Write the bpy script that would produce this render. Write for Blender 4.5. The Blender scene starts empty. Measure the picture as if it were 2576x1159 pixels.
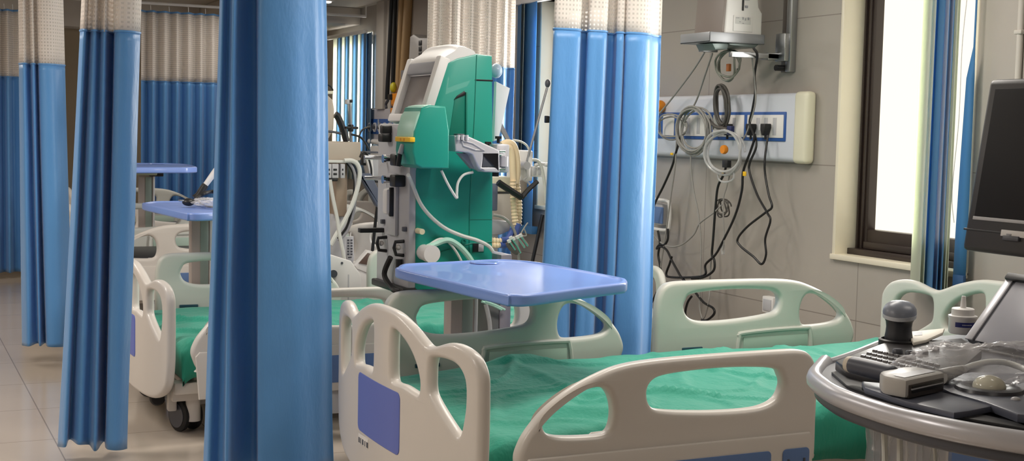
import bpy, bmesh, math, random
from mathutils import Vector, Matrix, noise
random.seed(7)
SC = bpy.context.scene
COL = SC.collection
PI = math.pi

# ------------------------------------------------------------------ camera (f in px of the 2576 px frame)
F_PX = 3300.0
CAM_H = 1.256
ROWS = ((0.90176156, -0.43167585, 0.02195566), (-0.01269313, -0.07722114, -0.99693319), (0.43204743, 0.89871734, -0.07511438))
def ray(px, py):
    u, v = (px - 1288) / F_PX, (py - 579.5) / F_PX
    return Vector([ROWS[0][i] * u + ROWS[1][i] * v + ROWS[2][i] for i in range(3)])
EYE = Vector((0, 0, CAM_H))
def onY(px, py, Y): d = ray(px, py); return EYE + d * (Y / d.y)
def onX(px, py, X): d = ray(px, py); return EYE + d * (X / d.x)
def onZ(px, py, z): d = ray(px, py); return EYE + d * ((z - CAM_H) / d.z)

cam_data = bpy.data.cameras.new('camera')
cam_data.sensor_width = 36.0
cam_data.sensor_fit = 'HORIZONTAL'
cam_data.lens = F_PX / 2576 * 36
cam_data.clip_start = 0.05
cam = bpy.data.objects.new('camera', cam_data)
COL.objects.link(cam)
r0, r1, r2 = [Vector(r) for r in ROWS]
cam.matrix_world = Matrix(((r0.x, -r1.x, -r2.x, 0), (r0.y, -r1.y, -r2.y, 0), (r0.z, -r1.z, -r2.z, CAM_H), (0, 0, 0, 1)))
SC.camera = cam

# ------------------------------------------------------------------ materials
def lin(c):
    return tuple(((v / 255) / 12.92 if v / 255 <= .04045 else (((v / 255) + .055) / 1.055) ** 2.4) for v in c) + (1,)
MATS = {}
def mat(name, rgb, rough=.5, metal=0., var=.06, scale=6., bump=0., bscale=60., coat=0., spec=.5, sheen=0., trans=0., alpha=1., emit=None, estr=0.):
    if name in MATS: return MATS[name]
    m = bpy.data.materials.new(name); m.use_nodes = True
    nt = m.node_tree; b = nt.nodes['Principled BSDF']
    b.inputs['Roughness'].default_value = rough; b.inputs['Metallic'].default_value = metal
    b.inputs['Coat Weight'].default_value = coat; b.inputs['Specular IOR Level'].default_value = spec
    b.inputs['Sheen Weight'].default_value = sheen; b.inputs['Transmission Weight'].default_value = trans
    b.inputs['Alpha'].default_value = alpha
    c = lin(rgb)
    if var > 0:
        tc = nt.nodes.new('ShaderNodeTexCoord'); n = nt.nodes.new('ShaderNodeTexNoise')
        n.inputs['Scale'].default_value = scale; n.inputs['Detail'].default_value = 4
        r = nt.nodes.new('ShaderNodeMix'); r.data_type = 'RGBA'
        r.inputs[6].default_value = tuple(v * (1 - var) for v in c[:3]) + (1,)
        r.inputs[7].default_value = tuple(min(1, v * (1 + var)) for v in c[:3]) + (1,)
        nt.links.new(tc.outputs['Object'], n.inputs['Vector']); nt.links.new(n.outputs['Fac'], r.inputs[0])
        nt.links.new(r.outputs[2], b.inputs['Base Color'])
    else:
        b.inputs['Base Color'].default_value = c
    if bump > 0:
        tc2 = nt.nodes.new('ShaderNodeTexCoord'); n2 = nt.nodes.new('ShaderNodeTexNoise'); n2.inputs['Scale'].default_value = bscale
        bp = nt.nodes.new('ShaderNodeBump'); bp.inputs['Strength'].default_value = bump; bp.inputs['Distance'].default_value = .01
        nt.links.new(tc2.outputs['Object'], n2.inputs['Vector']); nt.links.new(n2.outputs['Fac'], bp.inputs['Height'])
        nt.links.new(bp.outputs['Normal'], b.inputs['Normal'])
    if emit:
        b.inputs['Emission Color'].default_value = lin(emit); b.inputs['Emission Strength'].default_value = estr
    MATS[name] = m
    return m

def tile_mat(name, c1, c2, grout, w, h, plane, rough, off=(0, 0), var=.05, mortar=.002):
    m = bpy.data.materials.new(name); m.use_nodes = True
    nt = m.node_tree; b = nt.nodes['Principled BSDF']; b.inputs['Roughness'].default_value = rough
    tc = nt.nodes.new('ShaderNodeTexCoord'); sp = nt.nodes.new('ShaderNodeSeparateXYZ'); cb = nt.nodes.new('ShaderNodeCombineXYZ')
    nt.links.new(tc.outputs['Object'], sp.inputs[0])
    for i, ax in enumerate(plane):
        ad = nt.nodes.new('ShaderNodeMath'); ad.operation = 'ADD'; ad.inputs[1].default_value = off[i]
        nt.links.new(sp.outputs[ax], ad.inputs[0]); nt.links.new(ad.outputs[0], cb.inputs[i])
    br = nt.nodes.new('ShaderNodeTexBrick'); br.offset = 0
    br.inputs['Scale'].default_value = 1; br.inputs['Brick Width'].default_value = w; br.inputs['Row Height'].default_value = h
    br.inputs['Mortar Size'].default_value = mortar; br.inputs['Mortar Smooth'].default_value = .3
    br.inputs['Color1'].default_value = lin(c1); br.inputs['Color2'].default_value = lin(c2); br.inputs['Mortar'].default_value = lin(grout)
    nt.links.new(cb.outputs[0], br.inputs['Vector'])
    n = nt.nodes.new('ShaderNodeTexNoise'); n.inputs['Scale'].default_value = 2.2; n.inputs['Detail'].default_value = 6
    nt.links.new(tc.outputs['Object'], n.inputs['Vector'])
    mx = nt.nodes.new('ShaderNodeMix'); mx.data_type = 'RGBA'; mx.blend_type = 'MULTIPLY'; mx.inputs[0].default_value = 1
    rp = nt.nodes.new('ShaderNodeMapRange'); rp.inputs['To Min'].default_value = 1 - var * 2; rp.inputs['To Max'].default_value = 1 + var
    nt.links.new(n.outputs['Fac'], rp.inputs['Value']); nt.links.new(br.outputs['Color'], mx.inputs[6]); nt.links.new(rp.outputs[0], mx.inputs[7])
    nt.links.new(mx.outputs[2], b.inputs['Base Color'])
    return m

def emission_mat(name, rgb, strength, var=0.):
    m = bpy.data.materials.new(name); m.use_nodes = True
    nt = m.node_tree; nt.nodes.remove(nt.nodes['Principled BSDF'])
    e = nt.nodes.new('ShaderNodeEmission'); e.inputs['Color'].default_value = lin(rgb); e.inputs['Strength'].default_value = strength
    nt.links.new(e.outputs[0], nt.nodes['Material Output'].inputs['Surface'])
    return m

def fabric_mat(name, rgb, rough=.42, transl=.15, sheen=.25, bump=.12):
    m = bpy.data.materials.new(name); m.use_nodes = True
    nt = m.node_tree; b = nt.nodes['Principled BSDF']; out = nt.nodes['Material Output']
    b.inputs['Base Color'].default_value = lin(rgb); b.inputs['Roughness'].default_value = rough; b.inputs['Sheen Weight'].default_value = sheen
    tc = nt.nodes.new('ShaderNodeTexCoord')
    w = nt.nodes.new('ShaderNodeTexNoise'); w.inputs['Scale'].default_value = 1; w.inputs['Detail'].default_value = 5; w.inputs['Roughness'].default_value = .6
    bp = nt.nodes.new('ShaderNodeBump'); bp.inputs['Strength'].default_value = bump; bp.inputs['Distance'].default_value = .05
    mp_ = nt.nodes.new('ShaderNodeMapping'); mp_.inputs['Scale'].default_value = (7, 7, 2.6); mp_.inputs['Rotation'].default_value = (.5, .35, 0)
    nt.links.new(tc.outputs['Object'], mp_.inputs['Vector']); nt.links.new(mp_.outputs[0], w.inputs['Vector']); nt.links.new(w.outputs['Fac'], bp.inputs['Height']); nt.links.new(bp.outputs['Normal'], b.inputs['Normal'])
    t = nt.nodes.new('ShaderNodeBsdfTranslucent'); t.inputs['Color'].default_value = lin(rgb)
    mx = nt.nodes.new('ShaderNodeMixShader'); mx.inputs[0].default_value = transl
    nt.links.new(b.outputs[0], mx.inputs[1]); nt.links.new(t.outputs[0], mx.inputs[2]); nt.links.new(mx.outputs[0], out.inputs['Surface'])
    return m

def net_mat(name, rgb, cell=.017, open_=.5):
    m = bpy.data.materials.new(name); m.use_nodes = True
    nt = m.node_tree; b = nt.nodes['Principled BSDF']; out = nt.nodes['Material Output']
    b.inputs['Base Color'].default_value = lin(rgb); b.inputs['Roughness'].default_value = .8
    uv = nt.nodes.new('ShaderNodeUVMap'); uv.uv_map = 'uv'
    br = nt.nodes.new('ShaderNodeTexBrick'); br.offset = 0; br.inputs['Scale'].default_value = 1
    br.inputs['Brick Width'].default_value = cell; br.inputs['Row Height'].default_value = cell
    br.inputs['Mortar Size'].default_value = cell * .3; br.inputs['Mortar Smooth'].default_value = .2
    br.inputs['Color1'].default_value = (open_,) * 3 + (1,); br.inputs['Color2'].default_value = (open_,) * 3 + (1,); br.inputs['Mortar'].default_value = (0, 0, 0, 1)
    nt.links.new(uv.outputs[0], br.inputs['Vector'])
    tr = nt.nodes.new('ShaderNodeBsdfTransparent'); tl = nt.nodes.new('ShaderNodeBsdfTranslucent'); tl.inputs['Color'].default_value = lin(rgb)
    m1 = nt.nodes.new('ShaderNodeMixShader'); m1.inputs[0].default_value = .35
    m2 = nt.nodes.new('ShaderNodeMixShader')
    nt.links.new(b.outputs[0], m1.inputs[1]); nt.links.new(tl.outputs[0], m1.inputs[2])
    nt.links.new(br.outputs['Color'], m2.inputs[0]); nt.links.new(m1.outputs[0], m2.inputs[1]); nt.links.new(tr.outputs[0], m2.inputs[2])
    nt.links.new(m2.outputs[0], out.inputs['Surface'])
    return m

def clear_mat(name, rgb, mixf=.45, rough=.12):
    m = bpy.data.materials.new(name); m.use_nodes = True
    nt = m.node_tree; b = nt.nodes['Principled BSDF']; out = nt.nodes['Material Output']
    b.inputs['Base Color'].default_value = lin(rgb); b.inputs['Roughness'].default_value = rough
    tr = nt.nodes.new('ShaderNodeBsdfTransparent'); m2 = nt.nodes.new('ShaderNodeMixShader'); m2.inputs[0].default_value = mixf
    fr = nt.nodes.new('ShaderNodeLayerWeight'); fr.inputs['Blend'].default_value = .35
    mr = nt.nodes.new('ShaderNodeMapRange'); mr.inputs['To Min'].default_value = mixf; mr.inputs['To Max'].default_value = min(1, mixf + .5)
    nt.links.new(fr.outputs['Facing'], mr.inputs['Value']); nt.links.new(mr.outputs[0], m2.inputs[0])
    nt.links.new(tr.outputs[0], m2.inputs[1]); nt.links.new(b.outputs[0], m2.inputs[2]); nt.links.new(m2.outputs[0], out.inputs['Surface'])
    return m

M = {}
M['cream'] = mat('cream_plastic', (212, 206, 199), .38, var=.02, coat=.15)
M['mint'] = mat('pale_mint_plastic', (204, 204, 196), .4, var=.02)  # same cream plastic, the sheet's green bounce light put into the colour
M['blue_insert'] = mat('blue_board_insert', (98, 114, 192), .45, var=.02)
M['slate_insert'] = mat('slate_blue_insert', (96, 124, 172), .45, var=.02)
M['table_blue'] = mat('table_blue_plastic', (126, 154, 222), .32, var=.02, coat=.2)
M['white_plastic'] = mat('white_plastic', (226, 224, 222), .4, var=.02)
M['ivory_plastic'] = mat('ivory_plastic', (222, 218, 196), .4, var=.02)
M['grey_plastic'] = mat('grey_plastic', (150, 150, 156), .42, var=.03)
M['lgrey_plastic'] = mat('light_grey_plastic', (186, 186, 190), .4, var=.03)
M['dgrey_plastic'] = mat('dark_grey_plastic', (78, 80, 88), .4, var=.03)
M['black_plastic'] = mat('black_plastic', (26, 26, 28), .4, var=.05)
M['black_rubber'] = mat('black_rubber', (22, 22, 24), .6, var=.1)
M['screen'] = mat('dark_screen_glass', (30, 28, 30), .5, var=.02, spec=.2)
M['grey_screen'] = mat('grey_screen_glass', (128, 122, 120), .25, var=.03)
M['steel'] = mat('brushed_steel', (168, 170, 172), .32, metal=.9, var=.05, scale=20)
M['alu'] = mat('silver_paint', (200, 200, 206), .3, metal=.25, var=.03)
M['chrome'] = mat('chrome', (220, 220, 222), .12, metal=1., var=0)
M['green_machine'] = mat('teal_green_enamel', (26, 150, 132), .38, var=.03, coat=.15)
M['dgreen'] = mat('dark_teal_panel', (14, 120, 102), .42, var=.03)
M['mint_panel'] = mat('pale_mint_front', (176, 222, 204), .35, var=.03)
M['yellow'] = mat('yellow_label', (240, 190, 30), .5, var=.03)
M['orange'] = mat('orange_plastic', (226, 138, 30), .45, var=.05)
M['beige_hose'] = mat('beige_hose', (234, 212, 176), .5, var=.05)
M['hose_blue'] = mat('blue_connector', (70, 92, 160), .4, var=.04)
M['navy'] = mat('navy_label', (36, 44, 110), .4, var=.03)
M['brown_frame'] = mat('dark_brown_frame', (50, 40, 36), .35, var=.08)
M['wall_paint'] = mat('painted_wall', (190, 184, 176), .7, var=.04, scale=2)
M['far_paint'] = mat('tan_painted_wall', (168, 152, 128), .7, var=.05, scale=2)
M['ceiling_paint'] = mat('ceiling_paint', (206, 198, 188), .8, var=.06, scale=1.5)
M['trim_cream'] = mat('cream_tile_trim', (226, 218, 198), .35, var=.03)
M['cable_grey'] = mat('grey_cable', (150, 148, 144), .5, var=.03)
M['cable_white'] = mat('white_cable', (214, 216, 210), .4, var=.03)
M['cable_black'] = mat('black_cable', (20, 20, 22), .45, var=.05)
M['socket_blue'] = mat('socket_blue', (44, 88, 158), .45, var=.03)
M['panel_white'] = mat('panel_white', (206, 210, 220), .35, var=.03)
M['curtain_blue'] = fabric_mat('blue_satin_curtain', (90, 150, 210), .4, .1, .25, .16)
M['sheet'] = fabric_mat('green_cotton_sheet', (34, 150, 126), .75, .0, .15, .35)
M['net'] = net_mat('white_curtain_net', (236, 230, 224))
M['vane_blue'] = fabric_mat('blue_blind_vane', (84, 146, 196), .5, .45, .1, .0)
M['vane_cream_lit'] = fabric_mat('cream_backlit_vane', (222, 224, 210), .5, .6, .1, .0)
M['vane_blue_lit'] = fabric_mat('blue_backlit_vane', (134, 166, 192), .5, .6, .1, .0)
M['vane_cream'] = fabric_mat('cream_blind_vane', (218, 222, 206), .5, .55, .1, .0)
M['polythene'] = clear_mat('clear_polythene', (236, 236, 240), .22, .05)
M['clear_tube'] = clear_mat('clear_tubing', (205, 205, 205), .45, .15)
M['tile_wall'] = tile_mat('wall_tiles', (170, 163, 155), (166, 159, 151), (130, 123, 116), 1.2, .675, (1, 2), .3, (.3, .215), .05, .0025)
M['tile_floor'] = tile_mat('floor_tiles', (192, 180, 167), (188, 175, 161), (148, 136, 124), .6, .6, (0, 1), .16, (0, 0), .05, .003)

# ------------------------------------------------------------------ object helpers
def origin_of(o):
    v = Vector((0, 0, 0))
    while o is not None: v += o.location; o = o.parent
    return v
def link(o, parent=None):
    COL.objects.link(o)
    if parent is not None: o.parent = parent
    return o
def tag(o, label=None, cat=None, group=None, kind=None):
    if label: o['label'] = label
    if cat: o['category'] = cat
    if group: o['group'] = group
    if kind: o['kind'] = kind
    return o
def thing(name, label, cat, loc=(0, 0, 0), group=None, rz=0.):
    o = bpy.data.objects.new(name, None); o.location = loc; o.rotation_euler = (0, 0, rz); o.empty_display_size = .1
    link(o); return tag(o, label, cat, group)
def children(o): return [c for c in COL.objects if c.parent is o]
def copy_tree(o, parent=None):
    c = o.copy(); COL.objects.link(c)
    if parent is not None: c.parent = parent
    for ch in children(o):
        copy_tree(ch, c)
    return c

def smooth_mesh(me, ang=40):
    for p in me.polygons: p.use_smooth = True
    try: me.set_sharp_from_angle(angle=math.radians(ang))
    except Exception: pass

class MB:
    """collects shapes, then links them as one mesh object"""
    def __init__(s): s.bm = bmesh.new()
    def _x(s, vs, mtx):
        if mtx is not None: bmesh.ops.transform(s.bm, matrix=mtx, verts=vs)
    def box(s, lo, hi, bev=.004, seg=2, mtx=None):
        lo, hi = Vector([min(a, b) for a, b in zip(lo, hi)]), Vector([max(a, b) for a, b in zip(lo, hi)])
        c = (lo + hi) / 2; d = hi - lo
        r = bmesh.ops.create_cube(s.bm, size=1, matrix=Matrix.Translation(c) @ Matrix.Diagonal((d.x, d.y, d.z, 1)))
        vs = r['verts']
        if bev > 0:
            bev = min(bev, min(d) * .45)
            es = list({e for v in vs for e in v.link_edges})
            o = bmesh.ops.bevel(s.bm, geom=es, offset=bev, segments=seg, affect='EDGES', profile=.5)
            vs = list({v for f in o['faces'] for v in f.verts} | {v for v in vs if v.is_valid})
        s._x(vs, mtx); return s
    def cyl(s, a, b, r, r2=None, n=20, cap=True):
        a, b = Vector(a), Vector(b); d = b - a
        q = d.to_track_quat('Z', 'Y').to_matrix().to_4x4()
        bmesh.ops.create_cone(s.bm, cap_ends=cap, cap_tris=False, segments=n, radius1=r, radius2=r if r2 is None else r2, depth=d.length,
                              matrix=Matrix.Translation((a + b) / 2) @ q)
        return s
    def sphere(s, c, r, scale=(1, 1, 1), n=16, mtx=None):
        m = Matrix.Translation(Vector(c)) @ (mtx or Matrix()) @ Matrix.Diagonal((scale[0], scale[1], scale[2], 1))
        bmesh.ops.create_uvsphere(s.bm, u_segments=n, v_segments=max(6, n // 2 + 2), radius=r, matrix=m); return s
    def lathe(s, prof, c=(0, 0, 0), n=28, mtx=None):
        rings = []; m = Matrix.Translation(Vector(c)) @ (mtx or Matrix())
        for r, z in prof:
            rings.append([s.bm.verts.new(m @ Vector((max(r, 1e-5) * math.cos(2 * PI * k / n), max(r, 1e-5) * math.sin(2 * PI * k / n), z))) for k in range(n)])
        for p, q in zip(rings, rings[1:]):
            for k in range(n): s.bm.faces.new((p[k], p[(k + 1) % n], q[(k + 1) % n], q[k]))
        s.bm.faces.new(rings[0][::-1]); s.bm.faces.new(rings[-1]); return s
    def prism(s, poly, axis, a, b, bev=0., seg=2):
        """poly: 2-D points in the two other axes (kept in axis order), extruded along axis from a to b"""
        def P(u, v, w): return {'x': (w, u, v), 'y': (u, w, v), 'z': (u, v, w)}[axis]
        lo = [s.bm.verts.new(P(u, v, a)) for u, v in poly]; hi = [s.bm.verts.new(P(u, v, b)) for u, v in poly]
        n = len(poly); fs = [s.bm.faces.new(lo), s.bm.faces.new(hi)]
        for k in range(n): fs.append(s.bm.faces.new((lo[k], lo[(k + 1) % n], hi[(k + 1) % n], hi[k])))
        bmesh.ops.recalc_face_normals(s.bm, faces=fs)
        if bev > 0:
            es = list({e for f in fs[:2] for e in f.edges})
            bmesh.ops.bevel(s.bm, geom=es, offset=bev, segments=seg, affect='EDGES', profile=.5)
        return s
    def tube(s, pts, r, n=8, closed=False, radii=None, cap=True):
        P = [Vector(p) for p in pts]; N = len(P); rings = []; prev = None
        for i, p in enumerate(P):
            t = (P[(i + 1) % N] - P[i - 1]) if closed else (P[min(i + 1, N - 1)] - P[max(i - 1, 0)])
            t = t.normalized() if t.length > 1e-9 else Vector((0, 0, 1))
            if prev is None:
                u = t.orthogonal().normalized()
            else:
                u = (prev - t * prev.dot(t)); u = u.normalized() if u.length > 1e-6 else t.orthogonal().normalized()
            prev = u; w = t.cross(u); rr = radii[i] if radii else r
            rings.append([s.bm.verts.new(p + (u * math.cos(2 * PI * k / n) + w * math.sin(2 * PI * k / n)) * rr) for k in range(n)])
        prs = list(zip(rings, rings[1:])) + ([(rings[-1], rings[0])] if closed else [])
        for a, b in prs:
            for k in range(n): s.bm.faces.new((a[k], a[(k + 1) % n], b[(k + 1) % n], b[k]))
        if cap and not closed: s.bm.faces.new(rings[0][::-1]); s.bm.faces.new(rings[-1])
        return s
    def quad(s, pts):
        s.bm.faces.new([s.bm.verts.new(Vector(p)) for p in pts]); return s
    def build(s, name, m, parent=None, world=True, ang=40):
        me = bpy.data.meshes.new(name)
        bmesh.ops.recalc_face_normals(s.bm, faces=s.bm.faces[:])
        if parent is not None and world:
            off = origin_of(parent); bmesh.ops.translate(s.bm, vec=-off, verts=s.bm.verts[:])
        s.bm.to_mesh(me); s.bm.free(); me.materials.append(M[m] if isinstance(m, str) else m); smooth_mesh(me, ang)
        return link(bpy.data.objects.new(name, me), parent)

def spline(pts, n=8, closed=False):
    P = [Vector(p) for p in pts]; N = len(P); out = []
    for i in range(N if closed else N - 1):
        a, b, c, d = (P[(i - 1) % N], P[i], P[(i + 1) % N], P[(i + 2) % N]) if closed else (P[max(i - 1, 0)], P[i], P[i + 1], P[min(i + 2, N - 1)])
        for k in range(n):
            t = k / n
            out.append(.5 * ((2 * b) + (c - a) * t + (2 * a - 5 * b + 4 * c - d) * t * t + (3 * b - a - 3 * c + d) * t ** 3))
    if not closed: out.append(P[-1])
    return out
def sp2(pts, n=6): return [(v.x, v.y) for v in spline([(a, b, 0) for a, b in pts], n, True)]
def rrect(x0, y0, x1, y1, r, n=5):
    out = []
    for cx, cy, a0 in ((x1 - r, y1 - r, 0), (x0 + r, y1 - r, 90), (x0 + r, y0 + r, 180), (x1 - r, y0 + r, 270)):
        for k in range(n + 1):
            a = math.radians(a0 + 90 * k / n); out.append((cx + r * math.cos(a), cy + r * math.sin(a)))
    return out

def plate_mesh(name, loops, thick, bev, res=3):
    """rounded plate in local XY with holes: outer loop first; thickness along Z, centred"""
    cu = bpy.data.curves.new(name, 'CURVE'); cu.dimensions = '2D'; cu.fill_mode = 'BOTH'
    cu.extrude = max(0., thick / 2 - bev); cu.bevel_depth = bev; cu.bevel_resolution = res; cu.offset = -bev
    for L in loops:
        s = cu.splines.new('POLY'); s.points.add(len(L) - 1); s.use_cyclic_u = True
        for p, (x, y) in zip(s.points, L): p.co = (x, y, 0, 1)
    o = bpy.data.objects.new(name, cu); COL.objects.link(o)
    bpy.context.view_layer.update()
    dg = bpy.context.evaluated_depsgraph_get()
    me = bpy.data.meshes.new_from_object(o.evaluated_get(dg))
    bpy.data.objects.remove(o); bpy.data.curves.remove(cu)
    me.name = name
    bm = bmesh.new(); bm.from_mesh(me)
    bmesh.ops.remove_doubles(bm, verts=bm.verts[:], dist=1e-5)
    bm.to_mesh(me); bm.free()
    return me
def slice_mesh(me, axis, a, b, step):
    bm = bmesh.new(); bm.from_mesh(me); no = Vector((axis == 0, axis == 1, axis == 2)).to_3d()
    k = a
    while k < b:
        bmesh.ops.bisect_plane(bm, geom=bm.verts[:] + bm.edges[:] + bm.faces[:], plane_co=no * k, plane_no=no, dist=1e-5); k += step
    bm.to_mesh(me); bm.free()
def mesh_obj(name, me, m, parent=None, ang=40):
    me.materials.clear(); me.materials.append(M[m] if isinstance(m, str) else m); smooth_mesh(me, ang)
    return link(bpy.data.objects.new(name, me), parent)
def struct(name, mb, m): return tag(mb.build(name, m), kind='structure')
# ------------------------------------------------------------------ the room
XW, YF, XL, YB, ZC = 3.85, 12.3, -2.8, -1.6, 2.32
struct('floor', MB().box((XL - .2, YB - .2, -.1), (XW + .3, YF + .2, 0), 0), 'tile_floor')
struct('ceiling', MB().box((XL - .2, YB - .2, ZC), (XW + .3, YF + .2, ZC + .1), 0), 'ceiling_paint')
struct('wall_far', MB().box((XL - .2, YF, 0), (XW + .3, YF + .2, ZC), 0), 'far_paint')
struct('wall_left', MB().box((XL - .2, YB - .2, 0), (XL, YF + .2, ZC), 0), 'wall_paint')
struct('wall_behind', MB().box((XL - .2, YB - .2, 0), (XW + .3, YB, ZC), 0), 'wall_paint')
WIN = [(3.87, 4.66, .74, 2.12), (6.78, 7.63, .78, 2.10), (10.86, 11.95, .95, 2.09)]
wb = MB(); XO = XW + .26
edges = [YB] + [v for w in WIN for v in w[:2]] + [YF]
for k in range(0, len(edges), 2): wb.box((XW, edges[k], 0), (XO, edges[k + 1], ZC), 0)
for y0, y1, z0, z1 in WIN:
    wb.box((XW, y0, 0), (XO, y1, z0), 0); wb.box((XW, y0, z1), (XO, y1, ZC), 0)
struct('wall_right', wb, 'tile_wall')
PANE = [emission_mat('daylight_frosted_pane', (255, 246, 226), .72), emission_mat('daylight_pane', (255, 250, 240), 1.2), emission_mat('bright_daylight_pane', (255, 252, 246), 3.2)]
for i, (y0, y1, z0, z1) in enumerate(WIN):
    fr = MB(); d0, d1 = XW + .115, XW + .21
    fw, fb = .075, .115
    fr.box((d0, y1 - fw, z0), (d1, y1, z1), .004); fr.box((d0, y0, z0), (d1, y0 + fw, z1), .004)
    fr.box((d0, y0 + fw, z0), (d1, y1 - fw, z0 + fb), .004); fr.box((d0, y0 + fw, z1 - .08), (d1, y1 - fw, z1), .004)
    for q in (.02, .05): fr.box((d0 - .012, y1 - fw + q, z0 + .01), (d0 + .002, y1 - fw + q + .012, z1 - .01), .003)
    fr.box((d0 - .05, y0, z0), (d0, y1, z0 + .028), .003)
    fr.box((d0 - .02, y0 + fw, z0 + .03), (d0, y1 - fw, z0 + .062), .003)
    w = struct('window_%d' % (i + 1), fr, 'brown_frame')
    p = MB().box((d1 - .05, y0 + fw, z0 + fb), (d1 - .042, y1 - fw, z1 - .08), 0).build('pane', PANE[i], w)
    t = MB(); e = .006
    t.box((XW - e, y1 - .006, z0 - .012), (d0, y1 + .014, z1), .003); t.box((XW - e, y0 - .014, z0 - .012), (d0, y0 + .006, z1), .003)
    t.box((XW - e - .012, y0 - .014, z0 - .022), (d0 - .05, y1 + .014, z0 + .002), .003); t.box((XW - e, y0, z1), (d0, y1, z1 + .014), .003)
    struct('trim_%d' % (i + 1), t, 'trim_cream')

# service trunking and bulkhead at the far end of the headwall
struct('trim_4', MB().box((XW - .07, 10.42, 1.42), (XW, 10.60, ZC), .004).box((XW - .045, 10.30, 1.42), (XW, 10.42, ZC), .004), 'wall_paint')
struct('ceiling_bulkhead', MB().box((2.6, 11.2, 2.17), (XW, YF, ZC), .01).box((XL, 12.0, 2.08), (2.6, YF, ZC), .01), 'ceiling_paint')
struct('baseboard_far', MB().box((XL, YF - .015, 0), (XW, YF, .1), .003), 'brown_frame')

# ------------------------------------------------------------------ ceiling lights (fixtures with a lamp below each)
M['diffuser'] = emission_mat('lit_diffuser', (255, 246, 232), 1.6)
lamp_n = [0]
def ceiling_light(x, y, power, label, w=.16, l=1.2, size=.5):
    t = thing('ceiling_light', label, 'ceiling light', (x, y, ZC))
    MB().box((x - l / 2, y - w / 2, ZC - .05), (x + l / 2, y + w / 2, ZC), .006).build('housing', 'white_plastic', t)
    MB().box((x - l / 2 + .02, y - w / 2 + .02, ZC - .062), (x + l / 2 - .02, y + w / 2 - .02, ZC - .048), .003).build('diffuser', 'diffuser', t)
    ld = bpy.data.lights.new('lamp', 'AREA'); ld.shape = 'RECTANGLE'; ld.size = l * .95; ld.size_y = w * 2.4
    ld.energy = power; ld.color = (1., .93, .84)
    lo = bpy.data.objects.new('lamp', ld); lo.location = (x, y, ZC - .075); COL.objects.link(lo)
LIGHTS = [(.5, -.4, 4), (2.9, 1.9, 6), (-1.0, 3.0, 20), (2.5, 3.6, 18), (-.6, 5.6, 24), (2.3, 5.7, 12), (-.6, 8.8, 22)]
for x, y, p in LIGHTS:
    ld = bpy.data.lights.new('ceiling_lamp', 'AREA'); ld.shape = 'RECTANGLE'; ld.size = 1.2; ld.size_y = .3
    ld.energy = p; ld.color = (1., .93, .85)
    lo = bpy.data.objects.new('ceiling_lamp', ld); lo.location = (x, y, ZC - .03); COL.objects.link(lo)
for (y0, y1, z0, z1), e in zip(WIN, (17, 20, 12)):
    ld = bpy.data.lights.new('window_daylight', 'AREA'); ld.shape = 'RECTANGLE'; ld.size = z1 - z0 - .2; ld.size_y = y1 - y0 - .15
    ld.energy = e; ld.color = (1., .97, .92); ld.spread = math.radians(150)
    lo = bpy.data.objects.new('window_daylight', ld); lo.location = (XW + .005, (y0 + y1) / 2, (z0 + z1) / 2); lo.rotation_euler = (0, PI / 2, 0); COL.objects.link(lo)
ceiling_light(2.75, 10.3, 5, 'slim white tube light on the ceiling near the far striped window blind', .1, 1.1)

# ------------------------------------------------------------------ vertical blinds
def vane(parent, a, b, z0, z1, m, weight=True, name='vane'):
    a, b = Vector((a[0], a[1], 0)), Vector((b[0], b[1], 0)); d = (b - a); nrm = Vector((-d.y, d.x, 0)).normalized() * .0012
    mid = (a + b) / 2 + nrm * 6
    mb = MB()
    pts = spline([a, mid, b], 4)
    mb.prism([(p.x + nrm.x, p.y + nrm.y) for p in pts] + [(p.x - nrm.x, p.y - nrm.y) for p in reversed(pts)], 'z', z0, z1)
    v = mb.build(name, m, parent)
    if weight:
        MB().box((min(a.x, b.x) - .001, min(a.y, b.y) - .001, z0), (max(a.x, b.x) + .001, max(a.y, b.y) + .001, z0 + .05), .001).build('bottom_pocket', m, v)
    return v
def headrail(parent, y0, y1, z, x=3.79):
    MB().box((x - .02, y0, z), (x + .02, y1, z + .035), .006).build('head_rail', 'white_plastic', parent)
b1 = thing('vertical_blind', 'blue and cream vertical blind drawn aside across the near right window', 'window blind', (3.79, 4.2, 2.1))
headrail(b1, 3.75, 4.7, 2.14)
def pv(px, x): return (x, onX(px, 350, x).y)
for pa, xa, pb, xb, m in ((2306, 3.80, 2330, 3.74, 'vane_cream'), (2318, 3.82, 2340, 3.755, 'vane_cream'), (2330, 3.80, 2362, 3.73, 'vane_blue'), (2350, 3.81, 2374, 3.745, 'vane_blue'),
                          (2364, 3.81, 2386, 3.75, 'vane_blue'), (2374, 3.82, 2394, 3.76, 'vane_cream'), (2382, 3.82, 2400, 3.77, 'vane_cream')):
    vane(b1, pv(pa, xa), pv(pb, xb), .655, 2.14, m, False)
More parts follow.
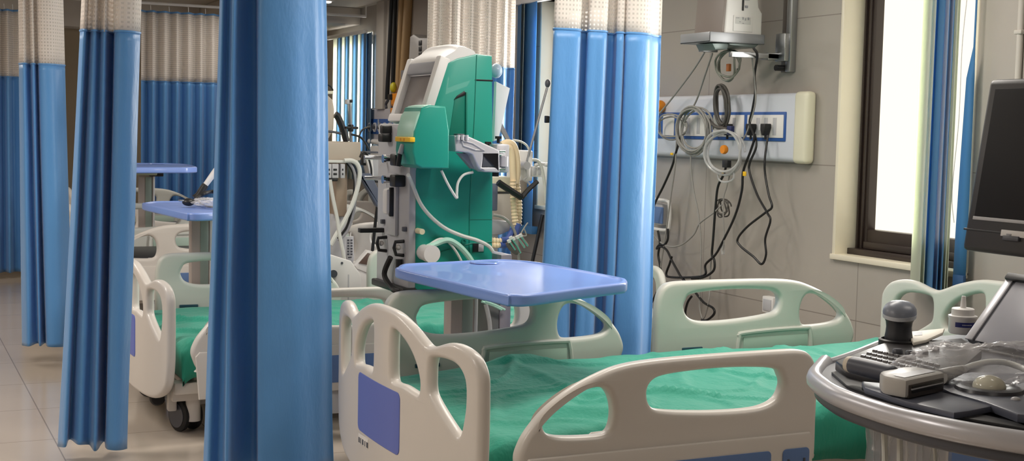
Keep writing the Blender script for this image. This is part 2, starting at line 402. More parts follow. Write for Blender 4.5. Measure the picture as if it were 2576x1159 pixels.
# one loose vane, turned edge-on at its top
a, b = pv(2414, 3.79), pv(2446, 3.80)
mb = MB(); rows = []
for z, f in ((2.14, .06), (1.62, .08), (1.5, .6), (1.2, .8), (.9, .95), (.66, 1.)):
    mx, my = (a[0] + b[0]) / 2, a[1] * .1 + b[1] * .9
    rows.append([mb.bm.verts.new((mx + (p[0] - mx) * f + (1 - f) * s * .003, my + (p[1] - my) * f, z)) for p, s in ((a, -1), (b, 1))])
for p, q in zip(rows, rows[1:]): mb.bm.faces.new((p[0], p[1], q[1], q[0]))
lv = mb.build('vane', 'vane_blue', b1)
sm = lv.modifiers.new('thickness', 'SOLIDIFY'); sm.thickness = .002
MB().box((a[0] - .003, min(a[1], b[1]), .655), (b[0] + .003, max(a[1], b[1]), .735), .002).build('bottom_pocket', mat('navy_vane_pocket', (42, 78, 120), .6), lv)
MB().tube(spline([onX(2432, 0, 3.775), onX(2420, 120, 3.775), onX(2412, 300, 3.775), onX(2395, 480, 3.775), onX(2400, 560, 3.775)], 8), .0022, 6).build('bead_chain', 'white_plastic', b1)

b2 = thing('vertical_blind', 'blue vertical blind bunched at the window behind the green machine', 'window blind', (3.79, 7.8, 2.1))
headrail(b2, 7.35, 8.02, 2.085)
for pa, xa, pb, xb, m in ((1296, 3.80, 1304, 3.75, 'vane_blue'), (1302, 3.815, 1312, 3.76, 'vane_cream'), (1309, 3.80, 1343, 3.76, 'vane_blue')):
    vane(b2, pv(pa, xa), pv(pb, xb), .6, 2.085, m)
b3 = thing('vertical_blind', 'blue and cream striped vertical blind across the farthest window', 'window blind', (3.79, 11.4, 2.1))
headrail(b3, 10.9, 12.0, 2.075)
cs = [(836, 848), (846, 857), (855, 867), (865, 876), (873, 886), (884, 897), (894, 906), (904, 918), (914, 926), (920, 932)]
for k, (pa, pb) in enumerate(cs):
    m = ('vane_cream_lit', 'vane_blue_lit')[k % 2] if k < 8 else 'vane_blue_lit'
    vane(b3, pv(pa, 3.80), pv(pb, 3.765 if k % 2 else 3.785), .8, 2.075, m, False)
# ------------------------------------------------------------------ cubicle curtains
def curtain(name, label, Y, cols, z_top, z_b, z_hem, hooks=0, group=None, edge_left=None, hem_wave=.0, sub=7):
    """cols: (px at top, px at hem, depth offset) of the fold lines; the cloth hangs near the plane y = Y"""
    t = thing(name, label, 'curtain', (onY(cols[0][0], 330, Y).x, Y, 0), group)
    top = [Vector((onY(a, 330, Y + d * .8).x, Y + d * .8, 0)) for a, b, d in cols]
    bot = [Vector((onY(b, 330, Y + d * 1.15).x, Y + d * 1.15, 0)) for a, b, d in cols]
    T, B = spline(top, sub), spline(bot, sub)
    n = len(T); L = [0]
    for p, q in zip(B, B[1:]): L.append(L[-1] + (q - p).length)
    def sheet(z0, z1, nz, m, nm, wob):
        bm = bmesh.new(); uvl = bm.loops.layers.uv.new('uv'); g = []
        for j in range(nz + 1):
            z = z0 + (z1 - z0) * j / nz; f = max(0., min(1., (z_top - z) / (z_top - z_hem))) ** 1.15
            row = []
            for i in range(n):
                p = T[i].lerp(B[i], f)
                w = noise.noise((L[i] * 7 + Y, z * 2.2, Y)) * wob * (.3 + f)
                zz = z + (hem_wave * noise.noise((L[i] * 3, Y, 0)) if j == 0 and nm == 'drape' else 0)
                row.append((bm.verts.new((p.x, p.y + w, zz)), L[i], z))
            g.append(row)
        for j in range(nz):
            for i in range(n - 1):
                q = (g[j][i], g[j][i + 1], g[j + 1][i + 1], g[j + 1][i])
                fc = bm.faces.new([v[0] for v in q])
                for lp, v in zip(fc.loops, q): lp[uvl].uv = (v[1], v[2])
        bmesh.ops.translate(bm, vec=-t.location, verts=bm.verts[:])
        me = bpy.data.meshes.new(nm); bm.to_mesh(me); bm.free()
        me.materials.append(M[m])
        for p in me.polygons: p.use_smooth = True
        o = link(bpy.data.objects.new(nm, me), t)
        s = o.modifiers.new('thickness', 'SOLIDIFY'); s.thickness = .0025; s.offset = 0
        return o
    sheet(z_hem, z_b, 44, 'curtain_blue', 'drape', .012)
    sheet(z_b - .004, z_top, 10, 'net', 'net_top', .006)
    # stitched band at the join and hem along the side
    def cloth_band(z, r, nm):
        f = max(0., (z_top - z) / (z_top - z_hem)) ** 1.15
        MB().tube([(T[i].lerp(B[i], f).x, T[i].lerp(B[i], f).y + noise.noise((L[i] * 7 + Y, z * 2.2, Y)) * .012 * (.3 + f), z) for i in range(n)], r, 6).build(nm, 'curtain_blue', t)
    cloth_band(z_b, .005, 'join_seam'); cloth_band(z_top, .008, 'top_tape')
    for k in range(hooks):
        i = int((k + .5) / hooks * (n - 1)); p = T[i]
        MB().tube(spline([(p.x, p.y, z_top - .01), (p.x + .004, p.y + .008, z_top + .02), (p.x, p.y, z_top + .05)], 4), .003, 6).build('hook', 'white_plastic', t)
    return t
BAY = 'blue cubicle curtains with white net tops'
c_big = curtain('cubicle_curtain', 'large blue curtain gathered at the foot of the nearest bed, closest of all curtains', 4.26,
    [(561, 516, .06), (566, 530, .02), (574, 552, .045), (583, 566, .03), (591, 572, -.02), (604, 590, .03), (622, 622, .075), (641, 652, .07), (646, 655, -.02), (652, 662, -.045), (690, 704, -.055), (735, 752, -.05), (770, 795, -.02), (785, 822, .0), (797, 838, .03), (808, 850, .04)],
    2.2, 1.73, .09, group=BAY)
c_2 = curtain('cubicle_curtain', 'narrow blue curtain hanging in front of the second bed\'s footboard', 5.02,
    [(221, 142, .05), (229, 160, -.01), (241, 172, .05), (250, 196, -.02), (262, 222, .02), (272, 238, -.035), (284, 252, .06), (295, 262, .085), (298, 266, -.03), (320, 282, -.055), (345, 300, -.045), (363, 319, .0)],
    2.2, 1.59, .045, group=BAY, hem_wave=.05)
c_3 = curtain('cubicle_curtain', 'pale blue curtain with hem just above the bare tiled aisle floor', 7.15,
    [(48, 52, .06), (58, 70, -.02), (70, 92, .05), (80, 98, -.03), (88, 112, .05), (98, 118, -.04), (125, 150, -.05), (148, 170, -.0), (157, 182, .04)],
    2.22, 1.547, .08, group=BAY, hem_wave=.06)
c_4 = curtain('cubicle_curtain', 'farthest dark blue curtain, beyond the pale curtain over the aisle', 11.1,
    [(-60, -66, .05), (-40, -45, -.04), (-22, -24, .05), (-5, -6, -.04), (8, 10, .05), (20, 23, -.04), (33, 36, .05), (47, 54, .0)],
    2.12, 1.60, .05, hooks=4, group=BAY)
bk = []
px = 355; k = 0
while px < 640:
    bk.append((px, px, .05 if k % 2 else -.045)); px += (13, 17, 10, 20)[k % 4]; k += 1
c_b = curtain('cubicle_curtain', 'broad blue curtain drawn across the far bay behind the overbed tables', 10.92, bk, 2.16, 1.60, .06, hooks=6, group=BAY)
c_5 = curtain('cubicle_curtain', 'pleated blue curtain hanging beside the cable-hung headwall panel', 4.5,
    [(1394, 1362, .03), (1397, 1366, -.03), (1425, 1402, -.04), (1456, 1438, -.03), (1459, 1441, .03), (1477, 1452, .04), (1480, 1456, -.03), (1502, 1478, -.04), (1523, 1503, -.03), (1525, 1506, .06), (1540, 1524, .07), (1547, 1530, .0), (1550, 1533, -.02),
     (1563, 1548, -.03), (1567, 1556, .01), (1572, 1560, -.025), (1600, 1590, -.045), (1628, 1622, -.035), (1636, 1630, .02), (1648, 1642, .05), (1657, 1651, .05)],
    2.2, 1.65, .1, group=BAY)
c_6 = curtain('cubicle_curtain', 'net-topped curtain on the headwall side directly behind the green machine', 7.02,
    [(1072, 1066, .0), (1086, 1080, .05), (1104, 1100, -.04), (1128, 1126, .04), (1136, 1134, -.09), (1148, 1146, -.1), (1158, 1152, .03), (1180, 1178, -.03), (1200, 1198, .04), (1222, 1220, -.03), (1244, 1242, .04), (1262, 1260, -.03), (1278, 1277, .04), (1290, 1290, .0)],
    2.25, 1.627, .1, group=BAY)
# rails under the ceiling
def rail(label, pts, z):
    t = thing('curtain_rail', label, 'curtain rail', (pts[0][0], pts[0][1], z))
    MB().tube([(p[0], p[1], z) for p in pts], .012, 8).build('track', 'white_plastic', t)
    p = pts[len(pts) // 2]
    for q in (pts[0], p, pts[-1]):
        MB().cyl((q[0], q[1], z), (q[0], q[1], ZC + .002), .006, n=8).build('hanger', 'white_plastic', t)
rail('white curtain rail over the far bay carrying the broad curtain', [(-.6, 10.92), (1.6, 10.92), (3.8, 10.92)], 2.225)
# ------------------------------------------------------------------ hospital beds
L_BED = 2.26
def board_mesh(name):
    # outline in (y, z), z from the floor for the nearest bed
    half = [(0, .752), (.10, .747), (.2, .722), (.27, .694), (.305, .684), (.345, .690), (.41, .708), (.47, .708), (.525, .69), (.556, .652), (.563, .60), (.563, .45), (.556, .36), (.53, .285), (.44, .235), (.30, .215), (0, .212)]
    right = spline([(a, b, 0) for a, b in half], 5)
    out = [(v.x, v.y) for v in right] + [(-v.x, v.y) for v in reversed(right[1:-1])]
    hb = sp2([(.075, .56), (.07, .62), (.072, .68), (.085, .697), (.13, .690), (.19, .665), (.235, .63), (.262, .585), (.258, .548), (.235, .545), (.16, .552), (.10, .55)], 4)
    hc = sp2([(.315, .60), (.318, .64), (.335, .658), (.40, .663), (.455, .655), (.49, .625), (.496, .57), (.488, .52), (.474, .482), (.455, .478), (.40, .508), (.335, .55), (.318, .57)], 4)
    loops = [out, hb, [(-a, b) for a, b in hb], hc, [(-a, b) for a, b in hc]]
    me = plate_mesh(name, loops, .036, .015, 4)
    slice_mesh(me, 0, -.54, .54, .06)
    for v in me.vertices:
        y, z, t = v.co.x, v.co.y, v.co.z
        v.co = (t - .06 * (1 - (y / .57) ** 2), y, z)        # bowed outwards, outer face towards -x
    return me
def bow(y): return -.06 * (1 - (y / .57) ** 2)
def insert_mesh(y0, y1, z0, z1, t0, t1, r=.02):
    bm = bmesh.new(); loop = rrect(y0, z0, y1, z1, r, 5)
    me = plate_mesh('insert', [loop], abs(t1 - t0), .002, 1); slice_mesh(me, 0, y0, y1, .05)
    for v in me.vertices:
        y, z, t = v.co.x, v.co.y, v.co.z
        v.co = (bow(y) + (t0 + t1) / 2 + t, y, z)
    bm.free(); return me
def rail_meshes():
    o = [(0, -.30), (0, -.20), (.0, -.10), (.010, -.045), (.034, -.014), (.075, -.002), (.16, 0), (.35, 0), (.55, -.003), (.67, -.012), (.75, -.032), (.83, -.064), (.91, -.112), (.965, -.165), (.99, -.205), (.998, -.235), (.99, -.265), (.972, -.30), (.94, -.318), (.5, -.32), (.06, -.32), (.01, -.315)]
    h1 = [(.127, -.10), (.134, -.073), (.160, -.05), (.27, -.040), (.395, -.038), (.53, -.045), (.58, -.059), (.596, -.088), (.582, -.126), (.533, -.14), (.40, -.152), (.28, -.156), (.2, -.152), (.148, -.134)]
    h2 = [(.704, -.128), (.718, -.086), (.748, -.066), (.805, -.075), (.868, -.104), (.917, -.142), (.913, -.17), (.872, -.184), (.785, -.190), (.730, -.188), (.709, -.17)]
    loops = [sp2([(a * .93, b) for a, b in l], 5) for l in (o, h1, h2)]
    me = plate_mesh('side_rail', loops, .046, .017, 4)
    for v in me.vertices: v.co = (v.co.x, v.co.z, v.co.y)      # plate in xz, thickness along y
    return me
BOARD = board_mesh('board'); RAIL = rail_meshes()
INS = insert_mesh(-.15, .21, .352, .528, -.020, -.0165)
LOW = insert_mesh(-.24, .26, .235, .335, -.020, -.017)

def bed_frame_parts(t, lift, handset=False):
    def bld(mb, nm, m, p=None): return mb.build(nm, m, p or t, world=False)
    z = lift
    # boards
    f = mesh_obj('footboard', BOARD.copy(), 'cream', t); f.location = (0, 0, z)
    i = mesh_obj('panel_insert', INS.copy(), 'blue_insert', f); i['label'] = 'blue rectangular board insert'
    h = mesh_obj('headboard', BOARD.copy(), 'mint', t); h.location = (L_BED, 0, z); h.rotation_euler = (0, 0, PI)
    # side rails: all four are one mould, near pair turned round
    for nm, x0, y, flip in (('near_foot', .99, -.60, True), ('near_head', 2.13, -.60, True), ('far_foot', .145, .60, False), ('far_head', 1.21, .60, False)):
        m = 'cream' if flip else 'mint'
        r = mesh_obj('side_rail', RAIL.copy(), m, t)
        top = .674 if flip else .716
        r.location = (x0, y, top + z); r.rotation_euler = (0, 0, PI if flip else 0)
        s = -1                                            # outer face of a turned rail looks to -y: local +y is outer after the turn
        out = .023
        # outer skirt below the crease, with slate inserts
        k = MB(); k.prism([(.03, -.232), (.90, -.232), (.915, -.25), (.90, -.42), (.05, -.42), (.02, -.40), (.02, -.25)], 'y', .012, .034, .006); bld(k, 'lower_panel', 'cream', r)
        for a, b in ((.035, .125), (.165, .66)):
            q = MB(); q.prism(rrect(a, -.385, b, -.272, .012, 4), 'y', .033, .037, .001); qo = bld(q, 'panel_insert', 'slate_insert', r)
            if a < .1:
                MB().box((.05, .036, -.345), (.056, .040, -.30), .001).box((.104, .036, -.345), (.11, .040, -.30), .001).box((.05, .036, -.350), (.11, .040, -.344), .001).build('release_latch', 'dgrey_plastic', r, world=False)
        # inner face: raised surround of the control recess and a dark pull
        q = MB(); path = [(.36, -.32), (.365, -.225), (.395, -.205), (.66, -.198), (.70, -.215), (.71, -.32)]
        q.tube([(v.x, -.023, v.y) for v in spline([(a, b, 0) for a, b in path], 5)], .009, 8); bld(q, 'recess_rim', m, r)
        q = MB().box((.385, -.026, -.30), (.69, -.021, -.222), .002); bld(q, 'control_recess', 'lgrey_plastic' if flip else mat('mint_recess', (176, 196, 182), .35, var=.03), r)  # far recess: green light off the sheet painted into its colour
        q = MB().box((.11, -.028, -.262), (.20, -.02, -.248), .003); bld(q, 'release_pull', mat('petrol_pull', (40, 74, 88), .4), r)
        q = MB().box((.30, -.01, -.52), (.36, .012, -.31), .004).box((.62, -.01, -.52), (.68, .012, -.31), .004); bld(q, 'hinge_arm', 'lgrey_plastic', r)
    # mattress platform and carriage
    q = MB().box((.10, -.47, .27 + z), (2.16, .47, .33 + z), .01); bld(q, 'mattress_platform', 'cream')
    q = MB()
    for y in (-.43, .43): q.box((.02, y - .025, .215 + z), (2.24, y + .025, .262 + z), .006)
    for x in (.06, .7, 1.4, 2.2): q.box((x - .03, -.43, .215 + z), (x + .03, .43, .258 + z), .006)
    q.box((.02, -.50, .25 + z), (.20, -.42, .30 + z), .01)
    bld(q, 'upper_frame', 'cream')
    q = MB().box((.14, -.36, .10), (2.06, .36, .15), .012); bld(q, 'carriage_cover', 'cream')
    for x in (.5, 1.75):
        q = MB().box((x - .06, -.12, .14), (x + .06, .12, .22 + z), .01); bld(q, 'lift_column', 'lgrey_plastic')
    for x, y in ((.10, -.38), (.10, .38), (2.12, -.38), (2.12, .38)):
        R4 = Matrix.Translation((x, y, 0)) @ Matrix.Rotation(math.radians(-68), 4, 'Z')
        def at4(p): return R4 @ Vector(p)
        co = bld(MB().cyl(at4((.034, 0, .05)), at4((.034, 0, .165)), .030, n=20).cyl(at4((.034, 0, .165)), at4((.034, 0, .185)), .045, n=24).cyl(at4((.034, 0, .185)), at4((.034, 0, .2)), .034, n=20), 'castor', 'cream')
        for s in (-1, 1):
            w = MB().lathe([(.015, -.014), (.056, -.014), (.066, -.009), (.068, 0), (.066, .009), (.056, .014), (.015, .014)], (0, 0, 0), 28, R4 @ Matrix.Translation((-.02, s * .030, .0685)) @ Matrix.Rotation(PI / 2, 4, 'X')); wo = bld(w, 'wheel', 'black_rubber', co)
            d = MB().cyl(at4((-.02, s * .042, .068)), at4((-.02, s * .047, .068)), .05, n=28); bld(d, 'hub_disc', 'dgrey_plastic', wo if False else co)
        bld(MB().cyl(at4((-.02, -.04, .068)), at4((-.02, .04, .068)), .014, n=12), 'axle', 'dgrey_plastic', co)
        q = MB().box((x - .055 - .03, y - .02, .09), (x - .02 - .03, y + .02, .20), .006) if x < 1 else MB().box((x + .05, y - .02, .09), (x + .085, y + .02, .20), .006)
        bld(q, 'carriage_post', 'cream')
    for y in (-.30, .30):
        q = MB().lathe([(.008, -.014), (.026, -.014), (.032, -.006), (.032, .006), (.026, .014), (.008, .014)], (-.01, y, .13), 20, Matrix.Rotation(PI / 2, 4, 'X')); b = bld(q, 'bumper_roller', 'black_rubber')
        q = MB().cyl((.0, y, .13), (.16, y, .128), .012, n=10); bld(q, 'bumper_arm', 'lgrey_plastic', b)
    q = MB().box((.30, -.47, .055), (.38, -.32, .075), .005).box((.32, -.40, .06), (.36, -.35, .14), .004); bld(q, 'foot_pedal', mat('blue_pedal', (60, 110, 150), .4))

def sheet_on(label, origin, lift, seed, bulge=0.):
    """green sheet drawn over the mattress, hanging a little over the long sides"""
    zt, drop = .472 + lift, .155
    me = bpy.data.meshes.new('bed_sheet'); bm = bmesh.new()
    x0, x1, hw = .05, 2.20, .50
    nx, prof = 200, []
    for k in range(60): prof.append(k / 59)
    rows = []
    per = [(-hw - .012, -drop), (-hw - .012, -drop * .66), (-hw - .01, -drop * .33), (-hw - .003, -.028), (-hw + .012, -.009), (-hw + .034, -.001)]
    m = 80
    per += [(-hw + .06 + (2 * hw - .12) * k / m, .0) for k in range(m + 1)] + [(-a, b) for a, b in reversed(per)]
    for i in range(nx + 1):
        x = x0 + (x1 - x0) * i / nx; row = []
        e = min(x - x0, x1 - x) ; ez = -.03 * max(0, 1 - e / .05) ** 2
        for (y, dz) in per:
            w = noise.noise((x * 2.1 + seed, y * 2.6, seed)) * .013 + noise.noise((x * 7 + seed, y * 5.5 + x * 3, seed)) * .006
            # creases: sharp diagonal folds
            c1 = abs(noise.noise((x * 1.6 + y * 2.3 + seed, y * .9 - x * .7, seed * 2))) ; w += .016 * max(0, 1 - c1 * 11) * (1.3 if x < .9 else .7)
            c2 = abs(noise.noise((x * 3.1 - y * 1.1 + seed * 3, y * 4.2 + x * .5, seed))) ; w += .010 * max(0, 1 - c2 * 10)
            for fx in (.55, 1.12, 1.68): w += .006 * max(0, 1 - abs(x - fx) / .03)
            w += .0045 * max(0, 1 - abs(y - .08) / .02)
            foot = -.02 * max(0, 1 - x / .55)
            side = abs(y) > hw - .01
            yy = y + (noise.noise((x * 6 + seed, dz * 3, y)) * .018 * (-dz / drop) if side else 0)
            bz = dz + (noise.noise((x * 3.0, seed, y)) * .03 if dz < -drop * .8 else 0)
            row.append(bm.verts.new((x, yy, zt + bz + ez + foot + (w if not side else w * .3))))
        rows.append(row)
    for a, b in zip(rows, rows[1:]):
        for k in range(len(per) - 1): bm.faces.new((a[k], a[k + 1], b[k + 1], b[k]))
    # tucked ends
    for row in (rows[0], rows[-1]):
        low = [bm.verts.new((v.co.x, v.co.y, min(v.co.z, zt - drop))) for v in row]
        for k in range(len(per) - 1): bm.faces.new((row[k], row[k + 1], low[k + 1], low[k]))
    bmesh.ops.recalc_face_normals(bm, faces=bm.faces[:]); bm.to_mesh(me); bm.free()
    me.materials.append(M['sheet'])
    for p in me.polygons: p.use_smooth = True
    o = link(bpy.data.objects.new('bed_sheet', me)); o.location = origin
    s = o.modifiers.new('thickness', 'SOLIDIFY'); s.thickness = .003; s.offset = 1
    tag(o, label, 'bed sheet', 'green sheets drawn over the beds')
    return o
def mattress(label, origin, lift, m, group):
    t = tag(MB().box((.08, -.45, .331 + lift), (2.17, .45, .455 + lift), .03, 3).build('mattress', m), label, 'mattress', group); t.location = origin
    return t

BEDS = 'cream hospital beds with holed side rails'
def bed(label, x, y, lift):
    t = thing('hospital_bed', label, 'hospital bed', (x, y, 0), BEDS); bed_frame_parts(t, lift); return t
bed1 = bed('nearest hospital bed, cream rails, under the blue overbed table in the foreground', 1.355, 3.505, 0)
sheet_on('green sheet on the nearest bed, wrinkled towards its foot end', (1.355, 3.505, 0), 0, 1.7)
bed2 = bed('second hospital bed, its foot wheel showing beside the narrow blue curtain', 1.02, 5.74, -.075)
sheet_on('green sheet on the second bed, behind the nearest bed\'s rails', (1.02, 5.74, 0), -.075, 5.3)
bed3 = bed('third hospital bed with black mattress, behind the second bed', 1.02, 7.93, .035)
mattress('black mattress without a sheet on the third bed', (1.02, 7.93, 0), .036, 'black_plastic', None)
bed4 = bed('farthest hospital bed, mostly hidden behind the narrow blue curtains', 1.28, 10.12, .03)
mattress('dark bare mattress on the farthest bed by the broad curtain', (1.28, 10.12, 0), .03, 'dgrey_plastic', None)
# maker's plate on the nearest footboard
for f in children(bed1):
    if f.name.startswith('footboard'):
        k = MB(); p0 = bow(.14) - .0205
        k.box((p0 - .0008, .10, .315), (p0 + .002, .185, .345), .001)
        lab = k.build('name_plate', 'white_plastic', f, world=False)
        k = MB()
        for a, b in ((.10, .112), (.122, .128), (.138, .15), (.16, .166), (.172, .182)):
            k.box((p0 - .0014, a, .318), (p0, b, .334), 0)
        k.build('print', 'dgrey_plastic', lab, world=False)
# ------------------------------------------------------------------ overbed tables
ZT = .786
def table_top(t):
    c = [onZ(px, py, ZT) for px, py in [(1000, 670), (1004, 676), (1130, 706), (1262, 737), (1285, 740), (1335, 740), (1450, 725), (1560, 712), (1576, 708), (1577, 702), (1560, 696), (1450, 675), (1360, 659), (1300, 653), (1240, 651), (1120, 657), (1030, 661), (1008, 664)]]
    P = sp2([(v.x, v.y) for v in c], 4)
    cx = sum(p[0] for p in P) / len(P); cy = sum(p[1] for p in P) / len(P)
    th = .036
    me = plate_mesh('tabletop', [P], th, .009, 4)
    bm = bmesh.new(); bm.from_mesh(me)
    top = [f for f in bm.faces if f.normal.z > .95]
    bmesh.ops.delete(bm, geom=top, context='FACES_ONLY')
    be = [e for e in bm.edges if e.is_boundary]
    # recessed tray surface inside a raised rim
    loop = []; e0 = be[0]; v = e0.verts[0]; cur = e0
    while True:
        v = cur.other_vert(v); loop.append(v)
        nx = [e for e in v.link_edges if e.is_boundary and e is not cur]
        if not nx or nx[0] is e0: break
        cur = nx[0]
    cen = Vector((cx, cy, 0))
    prev = loop
    for ins, dz in ((.010, 0.), (.016, -.005), (.024, -.006)):
        ring = []
        for u in loop:
            d = (u.co - cen); d.z = 0; ring.append(bm.verts.new((u.co.x - d.normalized().x * ins, u.co.y - d.normalized().y * ins, th / 2 + dz)))
        for k in range(len(loop)): bm.faces.new((prev[k], prev[(k + 1) % len(loop)], ring[(k + 1) % len(loop)], ring[k]))
        prev = ring
    bm.faces.new(prev)
    bmesh.ops.recalc_face_normals(bm, faces=bm.faces[:])
    for vv in bm.verts: vv.co.z += ZT - th / 2
    bmesh.ops.translate(bm, vec=-origin_of(t), verts=bm.verts[:])
    bm.to_mesh(me); bm.free()
    return mesh_obj('tabletop', me, 'table_blue', t, 35)
POST = Vector((onY(1155, 800, 4.36).x, 4.36))
OT = 'blue-topped overbed tables on single posts'
def overbed_table(label, loc, dz):
    t = thing('overbed_table', label, 'overbed table', (POST.x, POST.y, 0), OT)
    top = table_top(t)
    # cup hollow at the far end
    cw = onZ(1218, 658, ZT)
    cp = MB().lathe([(.052, .0), (.05, .004), (.044, .0015), (.03, -.001), (.004, -.0015)], (cw.x, cw.y, ZT - .004), 28).build('cup_holder', 'table_blue', top)
    x, y = POST
    w = .048
    MB().box((x - w, y - .035, .05), (x + w, y + .035, ZT - .075 + dz), .006).build('post', mat('post_taupe', (172, 160, 152), .4, var=.02), t)
    MB().box((x - w + .045, y - .0375, .06), (x + w - .010, y - .033, ZT - .09 + dz), .001).build('post_groove', mat('post_sage', (140, 152, 142), .4), t)
    MB().box((x + w - .004, y - .042, .06), (x + w + .008, y + .03, ZT - .085 + dz), .002).build('post_edge', 'white_plastic', t)
    b = MB().box((x - .07, y - .16, ZT - .075 + dz), (x + .07, y + .03, ZT - .0365 + dz), .008).build('bracket', mat('bracket_sage', (170, 176, 150), .4), t)
    MB().box((x + .02, y - .07, ZT - .085 + dz), (x + .11, y - .03, ZT - .06 + dz), .005).build('height_lever', 'black_plastic', b)
    MB().box((x - .04, y - .62, .045), (x + .04, y + .03, .085), .008).box((x - .22, y - .03, .045), (x + .22, y + .03, .085), .008).box((x - .2, y - .64, .045), (x + .2, y - .59, .085), .008).build('base', 'lgrey_plastic', t)
    for ax, ay in ((-.2, 0), (.2, 0), (-.18, -.615), (.18, -.615)):
        MB().cyl((x + ax - .012, y + ay, .024), (x + ax + .012, y + ay, .024), .024, n=16).build('castor', 'black_rubber', t)
    top.location.z += dz; t.location = loc
    return t
tb1 = overbed_table('blue overbed table standing over the nearest bed in front of the green machine', (POST.x, POST.y, 0), 0)
T2 = Vector((POST.x - .43, POST.y + 2.37, 0)); DZ2 = .085
tb2 = overbed_table('blue overbed table between the curtains with a black plug and white wand on it', T2, DZ2)
DZ3 = .214
tb3 = overbed_table('overbed table farthest from the viewer, before the broad curtain', (1.55, 8.76, 0), DZ3); tb3.rotation_euler.z = math.radians(-10)
# ------------------------------------------------------------------ green dialysis machine between the first two beds
YM, YN = 4.62, 4.98        # side face towards us and far side
YA = YM - .12              # plane of the pump box and arm
def mp(px, py, Y=YM): v = onY(px, py, Y); return (v.x, v.z)
dm = thing('dialysis_machine', 'tall green and white dialysis machine with a side pump box, between the beds', 'medical machine', (onY(1180, 700, YM).x, YM + .18, 0))
body = [mp(*p) for p in [(1126, 158), (1150, 146), (1199, 135), (1239, 140), (1241, 400), (1239, 752), (1044, 752), (1046, 430), (1062, 360), (1093, 261)]]
bd = MB().prism(body, 'y', YM, YN, .008).build('main_body', 'green_machine', dm)
# rear section seams and handle recess
sx, sz = mp(1196, 300)
MB().tube([(sx, YM - .001, mp(1196, 138)[1]), (mp(1193, 300)[0], YM - .001, mp(1196, 300)[1]), (mp(1181, 520)[0], YM - .001, mp(1196, 520)[1]), (mp(1180, 640)[0], YM - .001, mp(1196, 640)[1])], .0016, 6).build('seam', 'dgreen', bd)
a, b = mp(1195, 201), mp(1240, 198)
MB().box((a[0], YM - .0015, a[1] - .003), (b[0], YM + .002, a[1] + .003), .0005).build('vent_slot', 'black_plastic', bd)
a, b = mp(1182, 552), mp(1238, 551)
MB().box((a[0], YM - .001, a[1] - .0018), (b[0], YM + .002, a[1] + .0018), .0005).build('seam', 'dgreen', bd)
MB().prism([mp(*p, YM - .002) for p in [(1144, 248), (1150, 240), (1168, 229), (1171, 233), (1170, 345), (1130, 345)]], 'y', YM - .002, YM + .01, .001).build('grip_recess', 'dgreen', bd)
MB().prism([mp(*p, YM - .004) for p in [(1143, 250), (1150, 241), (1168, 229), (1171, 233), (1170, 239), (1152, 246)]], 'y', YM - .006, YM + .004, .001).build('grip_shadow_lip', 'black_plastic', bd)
MB().prism([mp(*p, YM - .002) for p in [(1171, 232), (1175, 232), (1174, 345), (1170, 345)]], 'y', YM - .008, YM + .004, .0015).build('grip_rib', 'dgreen', bd)
# lower front cowl with socket
MB().tube([(lambda v: (v[0], YM - .001, v[1]))(mp(*p)) for p in [(1080, 660), (1110, 632), (1150, 622), (1185, 612), (1238, 608)]], .002, 6).build('seam', 'dgreen', bd)
p, q = mp(1188, 610), mp(1218, 635)
MB().box((p[0], YM - .003, q[1]), (q[0], YM + .004, p[1]), .003).build('socket_recess', 'dgreen', bd)
p, q = mp(1189, 612), mp(1202, 633)
MB().box((p[0], YM - .006, q[1]), (q[0], YM, p[1]), .001).build('power_inlet', 'black_plastic', bd)
p, q = mp(1202, 613), mp(1215, 632)
MB().box((p[0], YM - .008, q[1]), (q[0], YM, p[1]), .002).build('power_switch', 'lgrey_plastic', bd)
p = mp(1166, 607)
MB().lathe([(.011, 0), (.011, .005), (.006, .005), (.006, .002)], (p[0], YM, p[1]), 16, Matrix.Rotation(PI / 2, 4, 'X')).build('drain_port', 'dgreen', bd)
# white head shell with the sloped screen (faces the foot end of the beds)
top = [mp(*q) for q in [(1128, 160), (1150, 147), (1199, 134), (1186, 119), (1168, 112), (1140, 112), (1110, 118), (1085, 128), (1070, 145), (1062, 165), (1072, 172), (1110, 172)]]
sh = MB()
def sect(Y, pts): return [(onY(px, py, Y).x, Y, onY(px, py, Y).z) for px, py in pts]
# near cheek: white strip between screen and green side
ck = [(1126, 158), (1093, 261), (1077, 300), (1056, 300), (1086, 215), (1110, 160)]
hood = MB()
prof = [mp(*q, YM) for q in [(1200, 134), (1150, 147), (1127, 158), (1093, 261), (1080, 300)]]
off = .034
outer = [(x - off * .9, z + off * .55) for x, z in prof]
outer[0] = (prof[0][0] - .01, prof[0][1] + .035); outer[1] = (prof[1][0] - .022, prof[1][1] + .050); outer[2] = (prof[2][0] - .030, prof[2][1] + .030)
outer[3] = (prof[3][0] - .036, prof[3][1]); outer[4] = (prof[4][0] - .036, prof[4][1])
poly = [tuple(v) for v in prof] + [tuple(v) for v in reversed(outer)]
